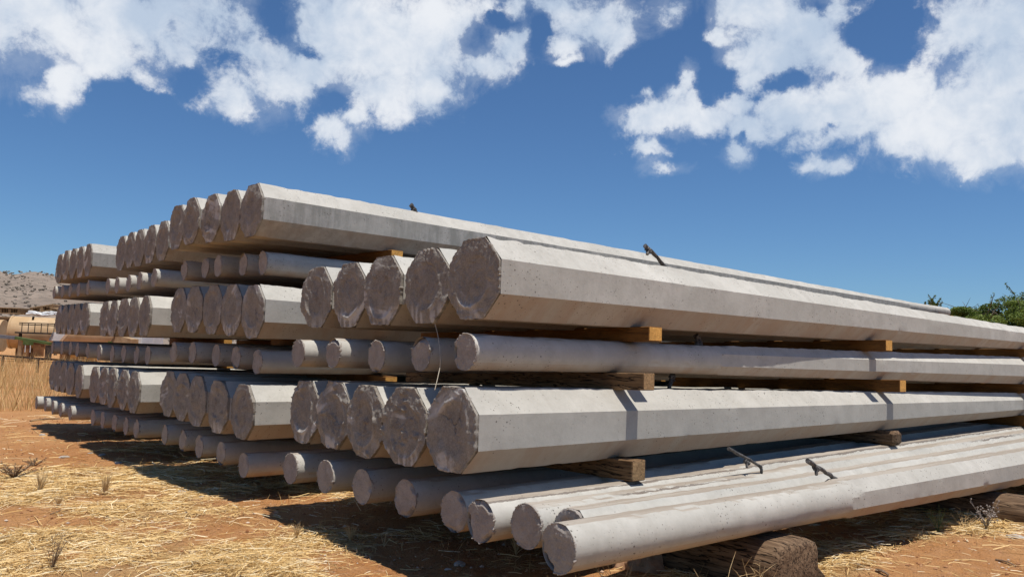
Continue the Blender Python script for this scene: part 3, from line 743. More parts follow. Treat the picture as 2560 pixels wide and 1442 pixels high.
# tall dry grass beyond the farthest stack
TG = mat_var('tall_grass', (.45, .28, .10), (.82, .60, .28), (.90, .74, .45), .6, .25)
N = 95000
y = 11.2 + 24 * RS.rand(N) ** 1.6; x = RS.uniform(-9, 16, N)
keep = (fbm(x * .35, y * .35, 0, 81, 3) + .5 * fbm(x * 1.6, y * 1.6, 0, 82, 3) > -.15) & (x < 6 + (y - 11) * .6) & (y > 11.8 + .9 * fbm(x * .8, 3, 0, 9, 3))
x, y = x[keep], y[keep]; n = len(x)
a = RS.uniform(0, 2*math.pi, n); tilt = RS.normal(1.35, .17, n)
DIR = np.stack((np.cos(a) * np.cos(tilt), np.sin(a) * np.cos(tilt), np.sin(tilt)), 1)
H = RS.uniform(.35, .85, n) * (1 + .25 * fbm(x * .7, y * .7, 0, 85, 2)) * np.clip((y - 11) / 2.2, .3, 1)
o = ribbons('tall_grass', np.stack((x, y, zat(x, y)), 1), DIR, H, RS.uniform(.006, .012, n), RS.uniform(.02, .35, n), RS.normal(0, .12, n), np.clip(RS.normal(.5, .27, n), 0, 1), TG, seg=3, kind='blade')
o['kind'] = 'stuff'

# ------------------------------------------------------------------ single stones, chips, twigs and weeds
CHIP = mat_plain('concrete_chip', (.34, .30, .25), (.48, .43, .37), 20)
REDST = mat_plain('red_stone', (.36, .19, .10), (.50, .31, .19), 25)
def gpt(u, v):
    p = gp(u, v)
    for _ in range(3): p = on_z(u, v, float(zat(p[0], p[1])))
    return p
SL = 'pale concrete chip lying on the soil, '
for k_, (u, v, r_, mt, lab) in enumerate((
    (161, 1143, .05, CHIP, SL + 'small one nearest the left edge'), (255, 1137, .045, CHIP, SL + 'just below the farthest stack shadow'),
    (297, 1158, .05, CHIP, SL + 'rightmost below the third stack shadow'), (145, 1194, .075, CHIP, 'broad pale flat stone among straw at the left'),
    (106, 1087, .05, CHIP, SL + 'beside the leftmost shadow'), (453, 1229, .035, CHIP, SL + 'at the edge of the second stack shadow'),
    (504, 1243, .03, CHIP, SL + 'tiny one near the second stack shadow'), (48, 1102, .04, CHIP, SL + 'far left near a twig'),
    (226, 1133, .03, CHIP, 'small grey chip just left of a larger chip near the second shadow'),
    (690, 1281, .028, REDST, 'flat brown stone on bare soil by the nearest stack shadow'),
    (712, 1366, .036, REDST, 'rounded brown clod sitting in straw below the bare soil'),
    (1150, 1410, .04, CHIP, 'grey mortar lump in the shadow of the nearest stack'),
    (1120, 1423, .02, CHIP, 'little crumb beside the grey mortar lump in the shadow'),
    (786, 1332, .010, CHIP, 'tiny white pebble on the bare red soil'),
    (2540, 1342, .05, CHIP, 'grey stone in straw at the right edge of the photo'),
    (1180, 1437, .015, REDST, 'brown pebble at the bottom edge near the shadow'))):
    p = gpt(u, v); rock('stone', (p[0], p[1], p[2] + r_ * .06), r_ * .62, mt, lab, 'stone', 'loose stones and concrete chips', seed=k_ + 2, flat=.45, sx=1.5)
p = gpt(1700, 1420); rock('stone', (-.1 + .95, -.25, -.06), .13, REDST, 'large dim rock in the shade under the front pole', 'stone', seed=31, flat=.75)

TW = mat_plain('dry_twig', (.16, .10, .06), (.30, .21, .13), 40); GREY = mat_plain('grey_twig', (.20, .17, .15), (.38, .33, .29), 40)
TAN = mat_plain('tan_stem', (.50, .33, .15), (.72, .53, .29), 40); GRN = mat_plain('green_stem', (.12, .16, .05), (.28, .30, .12), 40)
def twig(name, u0, v0, u1, v1, r_, mat, label, lift=.008):
    a_, b_ = gpt(u0, v0), gpt(u1, v1); P = []
    for k in range(9):
        f = k / 8; q = a_ * (1 - f) + b_ * f; q = q + RS.normal(0, np.linalg.norm(b_ - a_) * .012, 3); q[2] = max(q[2], float(zat(q[0], q[1])) + r_ * .6) + lift * math.sin(f * 3.1); P.append(q)
    m = MB(); m.tube(P, [r_ * (1 - .5 * k / 8) for k in range(9)], 6, jit=.15)
    d = b_ - a_
    for f, s_ in ((.4, 1), (.65, -1)):
        q = a_ * (1 - f) + b_ * f; q[2] = P[int(f * 8)][2]
        e = q + d * .18 + np.array((-d[1], d[0], .3 * abs(d[0]))) * .12 * s_
        m.tube([q, e], [r_ * .6, r_ * .25], 5)
    return tag(m.build(name, mat, None, smooth=True), label, 'twig', 'twigs on the ground')
twig('twig', 75, 1054, 158, 1048, .014, TW, 'thin dark branched twig on red soil at far left')
twig('twig', 286, 1207, 348, 1207, .012, TW, 'dark straight stick lying in straw left of the second shadow')
twig('twig', 145, 1211, 178, 1214, .016, TW, 'short dark stick beside the broad pale stone')
twig('twig', 270, 1254, 330, 1249, .004, TW, 'thin dark straw stalk below the brown stubble tuft')
twig('twig', 125, 1286, 165, 1277, .005, TW, 'small twig curving on the bare patch at left')
twig('twig', 2190, 1427, 2222, 1440, .010, TW, 'curled brown leaf like chip by the log at bottom right')
twig('twig', 2490, 1400, 2540, 1416, .006, TW, 'little twig on the red soil at bottom right')
def weed(name, u, v, h, n, spread, mat, label, r_=.002, br=3, seed=0, lean=(0, 0), tips=None, p=None):
    rr = random.Random(seed); p = gpt(u, v) if p is None else np.array(p); m = MB()
    for k in range(n):
        a_ = rr.uniform(0, 6.28); s_ = spread * rr.uniform(.25, 1); hh = h * rr.uniform(.5, 1)
        P = [Vector(p) + Vector((math.cos(a_) * s_ * f ** 1.3 * h + lean[0] * f * h, math.sin(a_) * s_ * f ** 1.3 * h + lean[1] * f * h, hh * f - .004)) + Vector([rr.uniform(-.02, .02) * h for _ in range(3)]) * f for f in (0, .25, .5, .75, 1)]
        m.tube(P, [r_, r_ * .9, r_ * .8, r_ * .6, r_ * .35], 5)
        for _ in range(br):
            f = rr.uniform(.3, .95); i_ = min(int(f * 4), 3); b_ = P[i_].lerp(P[i_ + 1], f * 4 - i_)
            d = Vector((rr.uniform(-1, 1), rr.uniform(-1, 1), rr.uniform(.1, 1))).normalized() * h * rr.uniform(.1, .28)
            m.tube([b_, b_ + d * .5 + Vector((0, 0, .01 * h)), b_ + d], [r_ * .6, r_ * .5, r_ * .25], 4)
            if tips:
                c = b_ + d; m.tube([c - Vector((0, 0, tips)), c, c + Vector((0, 0, tips))], [tips * .3, tips, tips * .3], 6)
    o = m.build(name, mat, None, smooth=True); return tag(o, label, 'dry plant', 'dry weeds standing by the stacks')
weed('dry_weed', 130, 1425, .17, 16, .42, TW, 'dark dry weed with upright bare stems at bottom left', .0013, 6, 1)
weed('dry_weed', 35, 1195, .13, 26, 1.5, TW, 'low sprawling dark dried brush at the left edge', .004, 8, 2)
weed('dry_weed', 85, 1165, .09, 12, 1.4, TW, 'small dark dried brush right of the sprawling one', .004, 7, 3)
weed('dry_weed', 262, 1236, .15, 60, .35, TAN, 'upright brown stubble tuft left of the second shadow', .0022, 0, 4)
weed('dry_weed', 100, 1230, .17, 34, .35, TAN, 'brown stubble tuft among straw near the left edge', .0026, 0, 5)
weed('dry_weed', 145, 1268, .10, 24, .35, TAN, 'short stubble tuft above the bare patch at left', .002, 0, 6)
weed('dry_weed', 875, 1352, .10, 60, .5, TAN, 'fine brown stubble at the edge of the nearest stack shadow', .0011, 0, 7)
weed('dry_weed', 960, 1365, .10, 5, .45, TAN, 'forked pale stem standing at the edge of the nearest shadow', .0018, 1, 8)
weed('dry_weed', 1005, 1376, .09, 3, .2, TAN, 'single thin pale stem right of the forked one', .0014, 1, 9)
weed('dry_weed', 1290, 1385, .12, 14, .8, TAN, 'spiky straw tuft below the round pole ends', .0015, 2, 10)
weed('dry_weed', 740, 1345, .09, 40, .5, TAN, 'little brown tuft on the bare soil right of centre', .0010, 1, 11)
weed('dry_weed', 2345, 1330, .16, 9, .6, GRN, 'small green grey weed in the shadow edge at right', .0022, 6, 12)
weed('dry_weed', 2465, 1318, .20, 8, .85, GREY, 'grey branched weed with seed heads under the front pole at right', .0022, 7, 13, lean=(-.6, -.4), tips=.006)
weed('dry_weed', 2410, 1325, .15, 10, .6, TAN, 'tan stems leaning beside the grey branched weed', .0018, 3, 14)
weed('dry_weed', 1, 1, .24, 7, .45, TAN, 'reddish branching stem in front of the support log', .0016, 6, 15, p=(.62, -1.02, -.06))
weed('dry_weed', 1, 1, .26, 5, .65, TAN, 'long pale straws leaning in front of the support log', .0017, 0, 16, p=(.48, -.95, -.06))
weed('dry_weed', 1, 1, .20, 16, .8, TAN, 'dry grass tuft under the front pole near its end', .0015, 2, 17, p=(.28, -.62, -.07))

# ------------------------------------------------------------------ far hill
az = np.radians(np.arange(-35, 150, .35)); rr_ = np.linspace(0, 1, 60)
A, Q = np.meshgrid(az, rr_, indexing='ij')
R_ = 230 + 620 * Q
hx, hy = CAM[0] + R_ * np.cos(A), CAM[1] + R_ * np.sin(A)
def az_of(u, v): d = ray(u, v); return math.atan2(d[1], d[0])
# ridge height above eye as a tangent, by azimuth
pts = [(-600, 640), (-200, 655), (0, 680), (22, 688), (45, 689), (82, 683), (100, 685), (130, 692), (200, 700), (300, 735), (500, 800), (900, 850), (1500, 890), (2200, 905), (2560, 905)]
azp = []; tnp = []
for u, v in pts:
    d = ray(u, v); azp.append(math.atan2(d[1], d[0])); tnp.append(d[2] / math.hypot(d[0], d[1]))
o_ = np.argsort(azp); tn_ = np.interp(A, np.array(azp)[o_], np.array(tnp)[o_])
prof = np.clip(Q / .62, 0, 1); prof = prof * prof * (3 - 2 * prof)
hz = -4 + (tn_ * 614 + CAM[2] + 4) * prof * np.where(Q > .62, 1 - (Q - .62) * .6, 1)
hz = hz + (fbm(hx / 60, hy / 60, 0, 91, 4) * 9 + fbm(hx / 11, hy / 11, 0, 92, 3) * 1.6) * prof * (1 - prof * .75)
na_, nq = A.shape
i = np.arange(na_ - 1)[:, None]; k = np.arange(nq - 1)[None, :]
F = np.stack((i*nq + k, i*nq + k + 1, (i+1)*nq + k + 1, (i+1)*nq + k), -1).reshape(-1, 4)
t = NT('hillside'); co = t.objco(offset=False)
n1 = t.noise(co, .02, 5, .65); n2 = t.noise(co, .22, 4, .7)
col = t.mix(t.ss(n1, .35, .65), (.22, .172, .135), (.30, .24, .19)); col = t.mix(t.ss(n2, .45, .62, 0, .75), col, (.15, .125, .10))
hill = mesh_np('hill', np.stack((hx, hy, hz), -1).reshape(-1, 3), F[:, ::-1], t.out(col, t.bump(n2, 2.0, .8), 1), None, smooth=True); hill['kind'] = 'structure'
# scrub on the hill
def icos(name, C, S, mat, sub=1, tone=None):
    bm = bmesh.new(); bmesh.ops.create_icosphere(bm, subdivisions=sub, radius=1); bm.verts.ensure_lookup_table()
    B = np.array([v.co[:] for v in bm.verts]); FF = np.array([[v.index for v in f.verts] for f in bm.faces]); bm.free()
    n = len(C); V = B[None] * S[:, None, :] * RS.uniform(.7, 1.25, (n, len(B), 1)) + C[:, None]
    return mesh_np(name, V.reshape(-1, 3), (FF[None] + (np.arange(n) * len(B))[:, None, None]).reshape(-1, 3), mat, None, attrs={'tone': np.repeat(RS.rand(n) if tone is None else tone, len(B))})
ia = RS.randint(0, na_, 26000); iq = RS.randint(6, 40, 26000); ii = (A[:, 0][ia] > az_of(700, 700))
ia, iq = ia[ii], iq[ii]
C = np.stack((hx[ia, iq], hy[ia, iq], hz[ia, iq]), 1) + RS.normal(0, 6, (len(ia), 3)) * (1, 1, 0)
s_ = RS.uniform(.18, .75, len(ia)); top = (iq > 35)
s_ = np.where(top, s_ * 1.5, s_)
sb = icos('hill_scrub', C, np.stack((s_ * 1.3, s_ * 1.3, s_ * .9), 1), mat_var('scrub', (.165, .14, .11), (.235, .20, .16), None, 1)); sb['kind'] = 'stuff'

# ------------------------------------------------------------------ yard in the distance
RZ = math.atan2(-.652439, .757084)
WHT = mat_plain('white_paint', (.62, .62, .60), (.78, .78, .76), 3, .6)
TANK = mat_plain('tan_tank_paint', (.47, .31, .16), (.58, .42, .25), 1.2, .7); TANKD = mat_plain('rust_and_painted_shade', (.16, .075, .03), (.26, .13, .06), 2, .9)
IRON = mat_plain('dark_iron', (.03, .025, .02), (.09, .07, .055), 6, .8); GREENP = mat_plain('green_paint', (.07, .11, .03), (.13, .18, .06), 2, .7)
GREYP = mat_plain('grey_paint', (.13, .14, .16), (.2, .21, .23), 2, .7); PALW = mat_plain('pallet_wood', (.30, .19, .10), (.44, .31, .18), 3, .9)
def yard_root(name, u, v, depth, label, cat, group=None, rot=0.0):
    p = at(u, v, depth); o = empty(name, p, RZ + rot); return tag(o, label, cat, group)
def S(px, depth): return px * depth / CF
def cyl(m, x0, x1, r, n=32, zc=0.0, caps=True):
    V = [(x, r * math.cos(2*math.pi*k/n), zc + r * math.sin(2*math.pi*k/n)) for x in (x0, x1) for k in range(n)]
    F = [(k, (k+1) % n, n + (k+1) % n, n + k) for k in range(n)]
    if caps: F += [tuple(range(n)), tuple(range(n, 2*n))]
    m.add(V, F)
D0 = 39.0
def tank(u, v, L, r, rot, label, depth=D0):
    t_ = yard_root('storage_tank', u, v, depth, label, 'tank', 'old tanks in the yard', rot)
    m = MB(); cyl(m, 0, L, r, caps=False); m.add([(L, r*math.cos(2*math.pi*k/32), r*math.sin(2*math.pi*k/32)) for k in range(32)], [tuple(range(32))])
    cyl(m, -.03, .05, r * 1.03, caps=False)
    for k in (1, 2): cyl(m, L * k/3, L * k/3 + .06, r * 1.015, caps=False)
    m.build('shell', TANK, t_, smooth=True)
    m = MB(); cyl(m, .25, .28, r * .99); m.build('end_plate', TANKD, t_, smooth=True)  # dark brown paints in the shade of the recessed end
    for xx in (.8, 2.4, L - .8):
        m = MB(); m.box((xx - .12, -r * .8, -r - .9), (xx + .12, r * .8, -r * .75)); m.build('saddle', TANKD, t_)
    for xx in (.95, 2.3):
        m = MB(); m.tube([(xx, -r * .55, r * .80), (xx + .03, -r * .6, r * 1.02)], .05, 8); m.build('valve', IRON, t_)
    return t_
tank(30, 830, 5.4, .78, .32, 'tan horizontal tank with two dark valves, behind the iron railing')
tank(-75, 836, 1.5, .80, .25, 'tan tank cut off by the left edge of the photo', D0 + .6)
tank(168, 868, 1.5, .72, .35, 'rusty tan tank seen through the gap under the farthest stack', D0 + 3)
# railing
t_ = yard_root('railing', 46, 833, D0 - 2.2, 'dark iron railing with uprights in front of the tan tank', 'railing')
w_ = S(96, D0)
m = MB()
for z in (S(25, D0), S(21, D0)): m.tube([(0, 0, z), (w_, 0, z)], .022, 6)
m.build('rail', IRON, t_); m = MB(); m.box((-.02, -.25, 0), (w_, .25, .07)); m.build('walkway', IRON, t_)
for k in range(7):
    m = MB(); m.tube([(.14 + k * w_/6.3, 0, 0), (.14 + k * w_/6.3, 0, S(25, D0))], .018, 6); m.build('upright', IRON, t_)
for xx in (.1, w_ - .1):
    m = MB(); m.box((xx - .05, -.05, -.95), (xx + .05, .05, 0)); m.build('leg', IRON, t_)
# green beam on posts
t_ = yard_root('green_beam', 8, 842, D0 - 5, 'mossy green beam on a post, sloping down to the right', 'beam')
q = S(120, D0 - 5)
m = MB(); m.bar((.55, 0, -.02), (q, 0, -.22), .2, .11); m.build('beam', GREENP, t_); m = MB(); m.bar((-.2, 0, .02), (.56, 0, -.02), .24, .14); m.build('grey_end', GREYP, t_)
m = MB(); m.box((.70, -.06, -1.1), (.83, .06, -.09)); m.build('post', PALW, t_); m = MB(); m.box((q - .2, -.06, -1.0), (q - .08, .06, -.27)); m.build('post', PALW, t_)
# green crate, post, barrel shaped bin
t_ = yard_root('green_trailer', 72, 874, D0 - 1, 'small green box trailer with pale legs under the green beam', 'trailer')
m = MB(); m.box((-.28, -.3, .22), (.28, .3, .45)); m.build('body', GREENP, t_, bevel=.01)
for xx in (-.24, .0, .24):
    m = MB(); m.box((xx - .015, -.3, -.12), (xx + .015, -.27, .22)); m.build('leg', WHT, t_)
t_ = yard_root('wooden_post', 96, 880, D0 - 1.5, 'stout rusty brown post beside the green trailer', 'post')
m = MB(); m.box((-.19, -.15, -.2), (.19, .15, .52)); m.build('post', TANKD, t_, bevel=.02); m = MB(); m.box((-.24, -.18, .522), (.24, .18, .57)); m.build('cap', IRON, t_)
t_ = yard_root('dark_bin', 121, 888, D0 - 8, 'black bin at the tip of the farthest stack', 'bin')
m = MB(); m.tube([(0, 0, -.15), (0, 0, .3), (0, 0, .36)], [.1, .13, .13], 16); m.build('drum', IRON, t_, smooth=True); m = MB(); m.tube([(0, 0, .362), (0, 0, .39)], [.14, .14], 16); m.build('lid', IRON, t_)
def panel_thing(name, pts, depth, th, mat, label, cat, group=None, extra=None):
    u0 = sum(p[0] for p in pts)/len(pts); v1 = max(p[1] for p in pts)
    r_ = yard_root(name, u0, v1, depth, label, cat, group)
    n = len(pts); V = [(S(p[0]-u0, depth), -th/2, S(v1-p[1], depth)) for p in pts] + [(S(p[0]-u0, depth), th/2, S(v1-p[1], depth)) for p in pts]
    m = MB(); m.add(V, [tuple(range(n)), tuple(range(n, 2*n))[::-1]] + [(k, (k+1) % n, n+(k+1) % n, n+k) for k in range(n)])
    m.build('body', mat, r_)
    m = MB(); a_, b_ = V[0], V[1]
    m.bar((a_[0], -th/2 - .03, a_[2]), (b_[0], -th/2 - .03, b_[2]), .03, .05); m.build('rim', extra or mat, r_)
    return r_
panel_thing('leaning_board', [(128, 852), (137, 831), (167, 833), (152, 852)], D0 - 3, .25, WHT, 'tilted white board between tank and farthest stack', 'board', extra=GREYP)
panel_thing('white_cabinet', [(243, 856), (243, 838), (262, 838), (262, 856)], D0 + 2, .4, WHT, 'narrow white cabinet seen through the gap by a green bush', 'cabinet')
panel_thing('white_container', [(337, 862), (337, 840), (365, 840), (365, 862)], D0 + 1, 1.2, WHT, 'white container seen through the gap, right of the plank shelter', 'container')
panel_thing('grey_container', [(365.5, 862), (365.5, 841), (395, 841), (395, 862)], D0 + 1.1, 1.2, mat_plain('pale_grey_paint', (.42, .45, .48), (.52, .55, .58), 3, .6), 'pale grey container side adjoining the white container', 'container')
panel_thing('plank_shelter', [(285, 862), (297, 839), (336, 847), (336, 862)], D0, .8, PALW, 'low brown plank shelter with sloping roof seen through the gap', 'shelter', extra=TIMW)
# timber pile with pallets and sheeting
t_ = yard_root('plank_pile', -60, 850, D0 + 4, 'long pile of brown planks behind the tan tank', 'planks')
for k in range(9):
    z = .55 + k * .085; m = MB(); m.box((random.uniform(-.3, .2), -1 + random.uniform(-.1, .1), z), (4.6 + random.uniform(-.4, .3), .9, z + .07)); m.build('plank', PALW if k % 3 else TIMW, t_)
for xx in (.5, 2.3, 4.1):
    m = MB(); m.box((xx, -.9, -.35), (xx + .15, .8, .545)); m.build('trestle', PALW, t_)
def pallet(u, v, depth, rot, tilt, label):
    t_ = yard_root('wooden_pallet', u, v, depth, label, 'pallet', 'pallets on the plank pile', rot); t_.rotation_euler[1] = tilt
    for z in (0, .28):
        for k in range(5):
            m = MB(); m.box((0, k * .22, z), (1.15, k * .22 + .14, z + .05)); m.build('board', PALW, t_)
    for xx in (.0, .5, 1.0):
        m = MB(); m.box((xx, 0.01, .052), (xx + .15, 1.0, .278)); m.build('block', TIMW, t_)
pallet(-4, 783, D0 + 3.4, 0, .0, 'wooden pallet lying level on the plank pile at the left edge')
pallet(76, 784, D0 + 3.4, .2, -.22, 'tilted wooden pallet on the plank pile near the farthest stack')
pallet(104, 780, D0 + 3.9, -.4, .12, 'broken looking pallet right of the tilted one')
t_ = yard_root('plastic_sheeting', 66, 787, D0 + 2.9, 'crumpled white sheeting on the planks under the tilted pallet', 'sheeting')
for k in range(4):
    m = MB(); P = [(x_, k * .18, .05 + .05 * math.sin(x_ * 5 + k) + (.09 if k % 2 else 0)) for x_ in np.arange(0, 1.6, .12)]; m.tube(P, [.05 + .03 * random.random() for _ in P], 7, jit=.3); m.build('fold', WHT, t_)
# low rail along the grass
t_ = yard_root('low_rail', -60, 884, D0 - 12, 'low dark rail running along the top of the tall grass', 'rail')
m = MB(); m.bar((0, 0, 0), (3.6, 0, -.14), .05, .06); m.build('rail', IRON, t_)
for k in range(3):
    m = MB(); m.box((.9 + k * 1.2, -.03, -.75), (.96 + k * 1.2, .03, -.05 - k * .04)); m.build('post', IRON, t_)

# ------------------------------------------------------------------ trees
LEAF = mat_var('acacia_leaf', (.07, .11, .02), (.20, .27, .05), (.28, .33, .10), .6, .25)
BARK = mat_plain('acacia_bark', (.10, .075, .055), (.20, .16, .12), 6, .95)
def tree(name, base, H, crown_r, crown_h, nclump, nleaf, label, seed, spikes=0, leaf=.07, lift=.42):
    rr = np.random.RandomState(seed); rd = random.Random(seed)
    root = empty(name, base); tag(root, label, 'tree')
    m = MB(); fork = H * .22
    m.tube([(0, 0, -.3), (.05, 0, fork * .5), (0, .05, fork)], [.2, .16, .15], 10, jit=.08)
    Cs = []
    for k in range(nclump):
        a_ = rd.uniform(0, 6.28); q = math.sqrt(rd.random()) ; R_ = crown_r * q
        zt = H - crown_h * (.12 + .75 * rd.random()) - crown_h * .30 * q * q
        c = Vector((math.cos(a_) * R_, math.sin(a_) * R_, zt)); Cs.append((c, crown_r * rd.uniform(.10, .2)))
    for c, s_ in Cs:
        mid = Vector((c.x * .45, c.y * .45, fork + (c.z - fork) * .55)) + Vector([rd.uniform(-.2, .2) for _ in range(3)])
        m.tube([(0, 0, fork * .9), mid, c], [.07, .04, .012], 6, jit=.1)
    for c, s_ in Cs:
        for _ in range(3):
            d = Vector((rd.uniform(-1, 1), rd.uniform(-1, 1), rd.uniform(-.1, .9))).normalized() * s_ * rd.uniform(1.0, 1.7)
            m.tube([c, c + d * .5 + Vector((0, 0, .05)), c + d], [.016, .012, .004], 4)
    tips = []
    for _ in range(spikes):   # thorny shoots sticking out of the crown
        c, s_ = rd.choice(Cs); a_ = rd.uniform(0, 6.28); h_ = rd.uniform(.25, .75)
        b_ = c + Vector((0, 0, s_ * .4)); e = b_ + Vector((math.cos(a_) * h_ * .6, math.sin(a_) * h_ * .6, h_))
        e = Vector((e.x, e.y, min(e.z, H + .35))); m.tube([b_, b_.lerp(e, .6) + Vector((.03, 0, 0)), e], [.02, .014, .005], 5); tips.append((b_, e))
    m.build('trunk', BARK, root, smooth=True)
    P = []; tn = []
    for c, s_ in Cs:
        n = int(nleaf / nclump * rd.uniform(.5, 1.5)); g = rr.normal(size=(n, 3)); g /= np.linalg.norm(g, axis=1, keepdims=True)
        g *= (rr.rand(n, 1) ** .45) * s_; g[:, 2] *= .42
        # sub clumps along small fronds
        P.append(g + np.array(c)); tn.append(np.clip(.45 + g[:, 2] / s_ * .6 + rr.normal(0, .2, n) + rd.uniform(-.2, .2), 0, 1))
    for b_, e in tips:
        n = 40; f = rr.rand(n, 1); P.append(np.array(b_) * (1 - f) + np.array(e) * f + rr.normal(0, .045, (n, 3))); tn.append(rr.uniform(0, .5, n))
    P = np.concatenate(P); tn = np.concatenate(tn); n = len(P)
    keep = fbm(P[:, 0] * 1.9, P[:, 1] * 1.9, P[:, 2] * 3.2, seed, 3) > -.24
    P, tn = P[keep], tn[keep]; n = len(P)
    a_ = rr.normal(size=(n, 3)); a_ /= np.linalg.norm(a_, axis=1, keepdims=True); b_ = np.cross(a_, rr.normal(size=(n, 3))); b_ /= np.linalg.norm(b_, axis=1, keepdims=True)
    sz = leaf * rr.uniform(.5, 1.3, (n, 1))
    V = np.stack((P - a_*sz, P - b_*sz*.45, P + a_*sz, P + b_*sz*.45), 1).reshape(-1, 3)
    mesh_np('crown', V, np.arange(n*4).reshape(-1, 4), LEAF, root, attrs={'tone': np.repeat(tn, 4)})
    return root
def base_of(u, depth):
    p = at(u, 900, depth); return (p[0], p[1], float(zat(p[0], p[1])))
tree('acacia_tree', base_of(2610, 30), 4.15, 3.9, 2.7, 130, 190000, 'green thorny acacia tree at the right edge behind the poles', 5, 26, .05)
tree('acacia_tree', base_of(2336, 62), 6.5, .75, .9, 12, 3000, 'distant treetop poking up just above the long top pole', 9, 14, .08)
tree('acacia_tree', base_of(272, 37), 1.30, .42, .9, 14, 5000, 'small green bush tree seen through the gap beside the white cabinet', 12, 0, .06)
tree('acacia_tree', base_of(2760, 48), 5.2, 4.5, 2.6, 60, 24000, 'darker acacia tree beyond the right edge, behind the nearer acacia', 15, 30, .07)

# ------------------------------------------------------------------ sky and sun
SUN_S = Vector((.025, -.25, 1.0)).normalized()          # direction toward the sun
w = bpy.data.worlds.new('World'); sc.world = w; w.use_nodes = True
nt = w.node_tree; nt.nodes.clear()
def N(kind, **kw):
    nd = nt.nodes.new(kind)
    for k, v in kw.items(): setattr(nd, k, v)
    return nd
def ln(a, b): nt.links.new(a, b)
sky = N('ShaderNodeTexSky', sky_type='NISHITA'); sky.sun_disc = False
sky.sun_elevation = math.asin(SUN_S.z); sky.sun_rotation = math.atan2(SUN_S.x, SUN_S.y)
sky.air_density = 1.0; sky.dust_density = .4; sky.ozone_density = 2.5; sky.altitude = 800
tc = N('ShaderNodeTexCoord'); D_ = tc.outputs['Generated']
def mth(op, a, b=0.0, c=None, clamp=False):
    nd = N('ShaderNodeMath', operation=op, use_clamp=clamp)
    for i_, v in enumerate((a, b, c)):
        if v is None: continue
        if hasattr(v, 'links'): ln(v, nd.inputs[i_])
        else: nd.inputs[i_].default_value = v
    return nd.outputs[0]
def nz_(scale, detail, rough, dist=0.0, col=False):
    nd = N('ShaderNodeTexNoise'); ln(D_, nd.inputs['Vector']); nd.inputs['Scale'].default_value = scale
    nd.inputs['Detail'].default_value = detail; nd.inputs['Roughness'].default_value = rough; nd.inputs['Distortion'].default_value = dist
    return nd.outputs['Color' if col else 'Fac']
def sst(v, lo, hi, a=0.0, b=1.0):
    nd = N('ShaderNodeMapRange', interpolation_type='SMOOTHSTEP'); ln(v, nd.inputs['Value'])
    for nm_, x_ in (('From Min', lo), ('From Max', hi), ('To Min', a), ('To Max', b)): nd.inputs[nm_].default_value = x_
    return nd.outputs[0]
sp = N('ShaderNodeSeparateXYZ'); ln(D_, sp.inputs[0])
azn = mth('MULTIPLY', mth('ARCTAN2', sp.outputs[1], sp.outputs[0]), -57.2958)
eln = mth('MULTIPLY', mth('ARCSINE', sp.outputs[2]), 57.2958)
cb = N('ShaderNodeCombineXYZ'); ln(azn, cb.inputs[0]); ln(eln, cb.inputs[1])
def wob(scale, amp, detail, rough):
    c = nz_(scale, detail, rough, 0, True); s_ = N('ShaderNodeVectorMath', operation='SUBTRACT'); ln(c, s_.inputs[0]); s_.inputs[1].default_value = (.5, .5, .5)
    m_ = N('ShaderNodeVectorMath', operation='MULTIPLY'); ln(s_.outputs[0], m_.inputs[0]); m_.inputs[1].default_value = (amp, amp, 0); return m_.outputs[0]
def vadd(a, b): nd = N('ShaderNodeVectorMath', operation='ADD'); ln(a, nd.inputs[0]); ln(b, nd.inputs[1]); return nd.outputs[0]
PP = vadd(cb.outputs[0], wob(14, 3.3, 7, .66))
def aez(u, v):
    d = ray(u, v); d = d / np.linalg.norm(d); return np.array((-math.degrees(math.atan2(d[1], d[0])), math.degrees(math.asin(d[2]))))
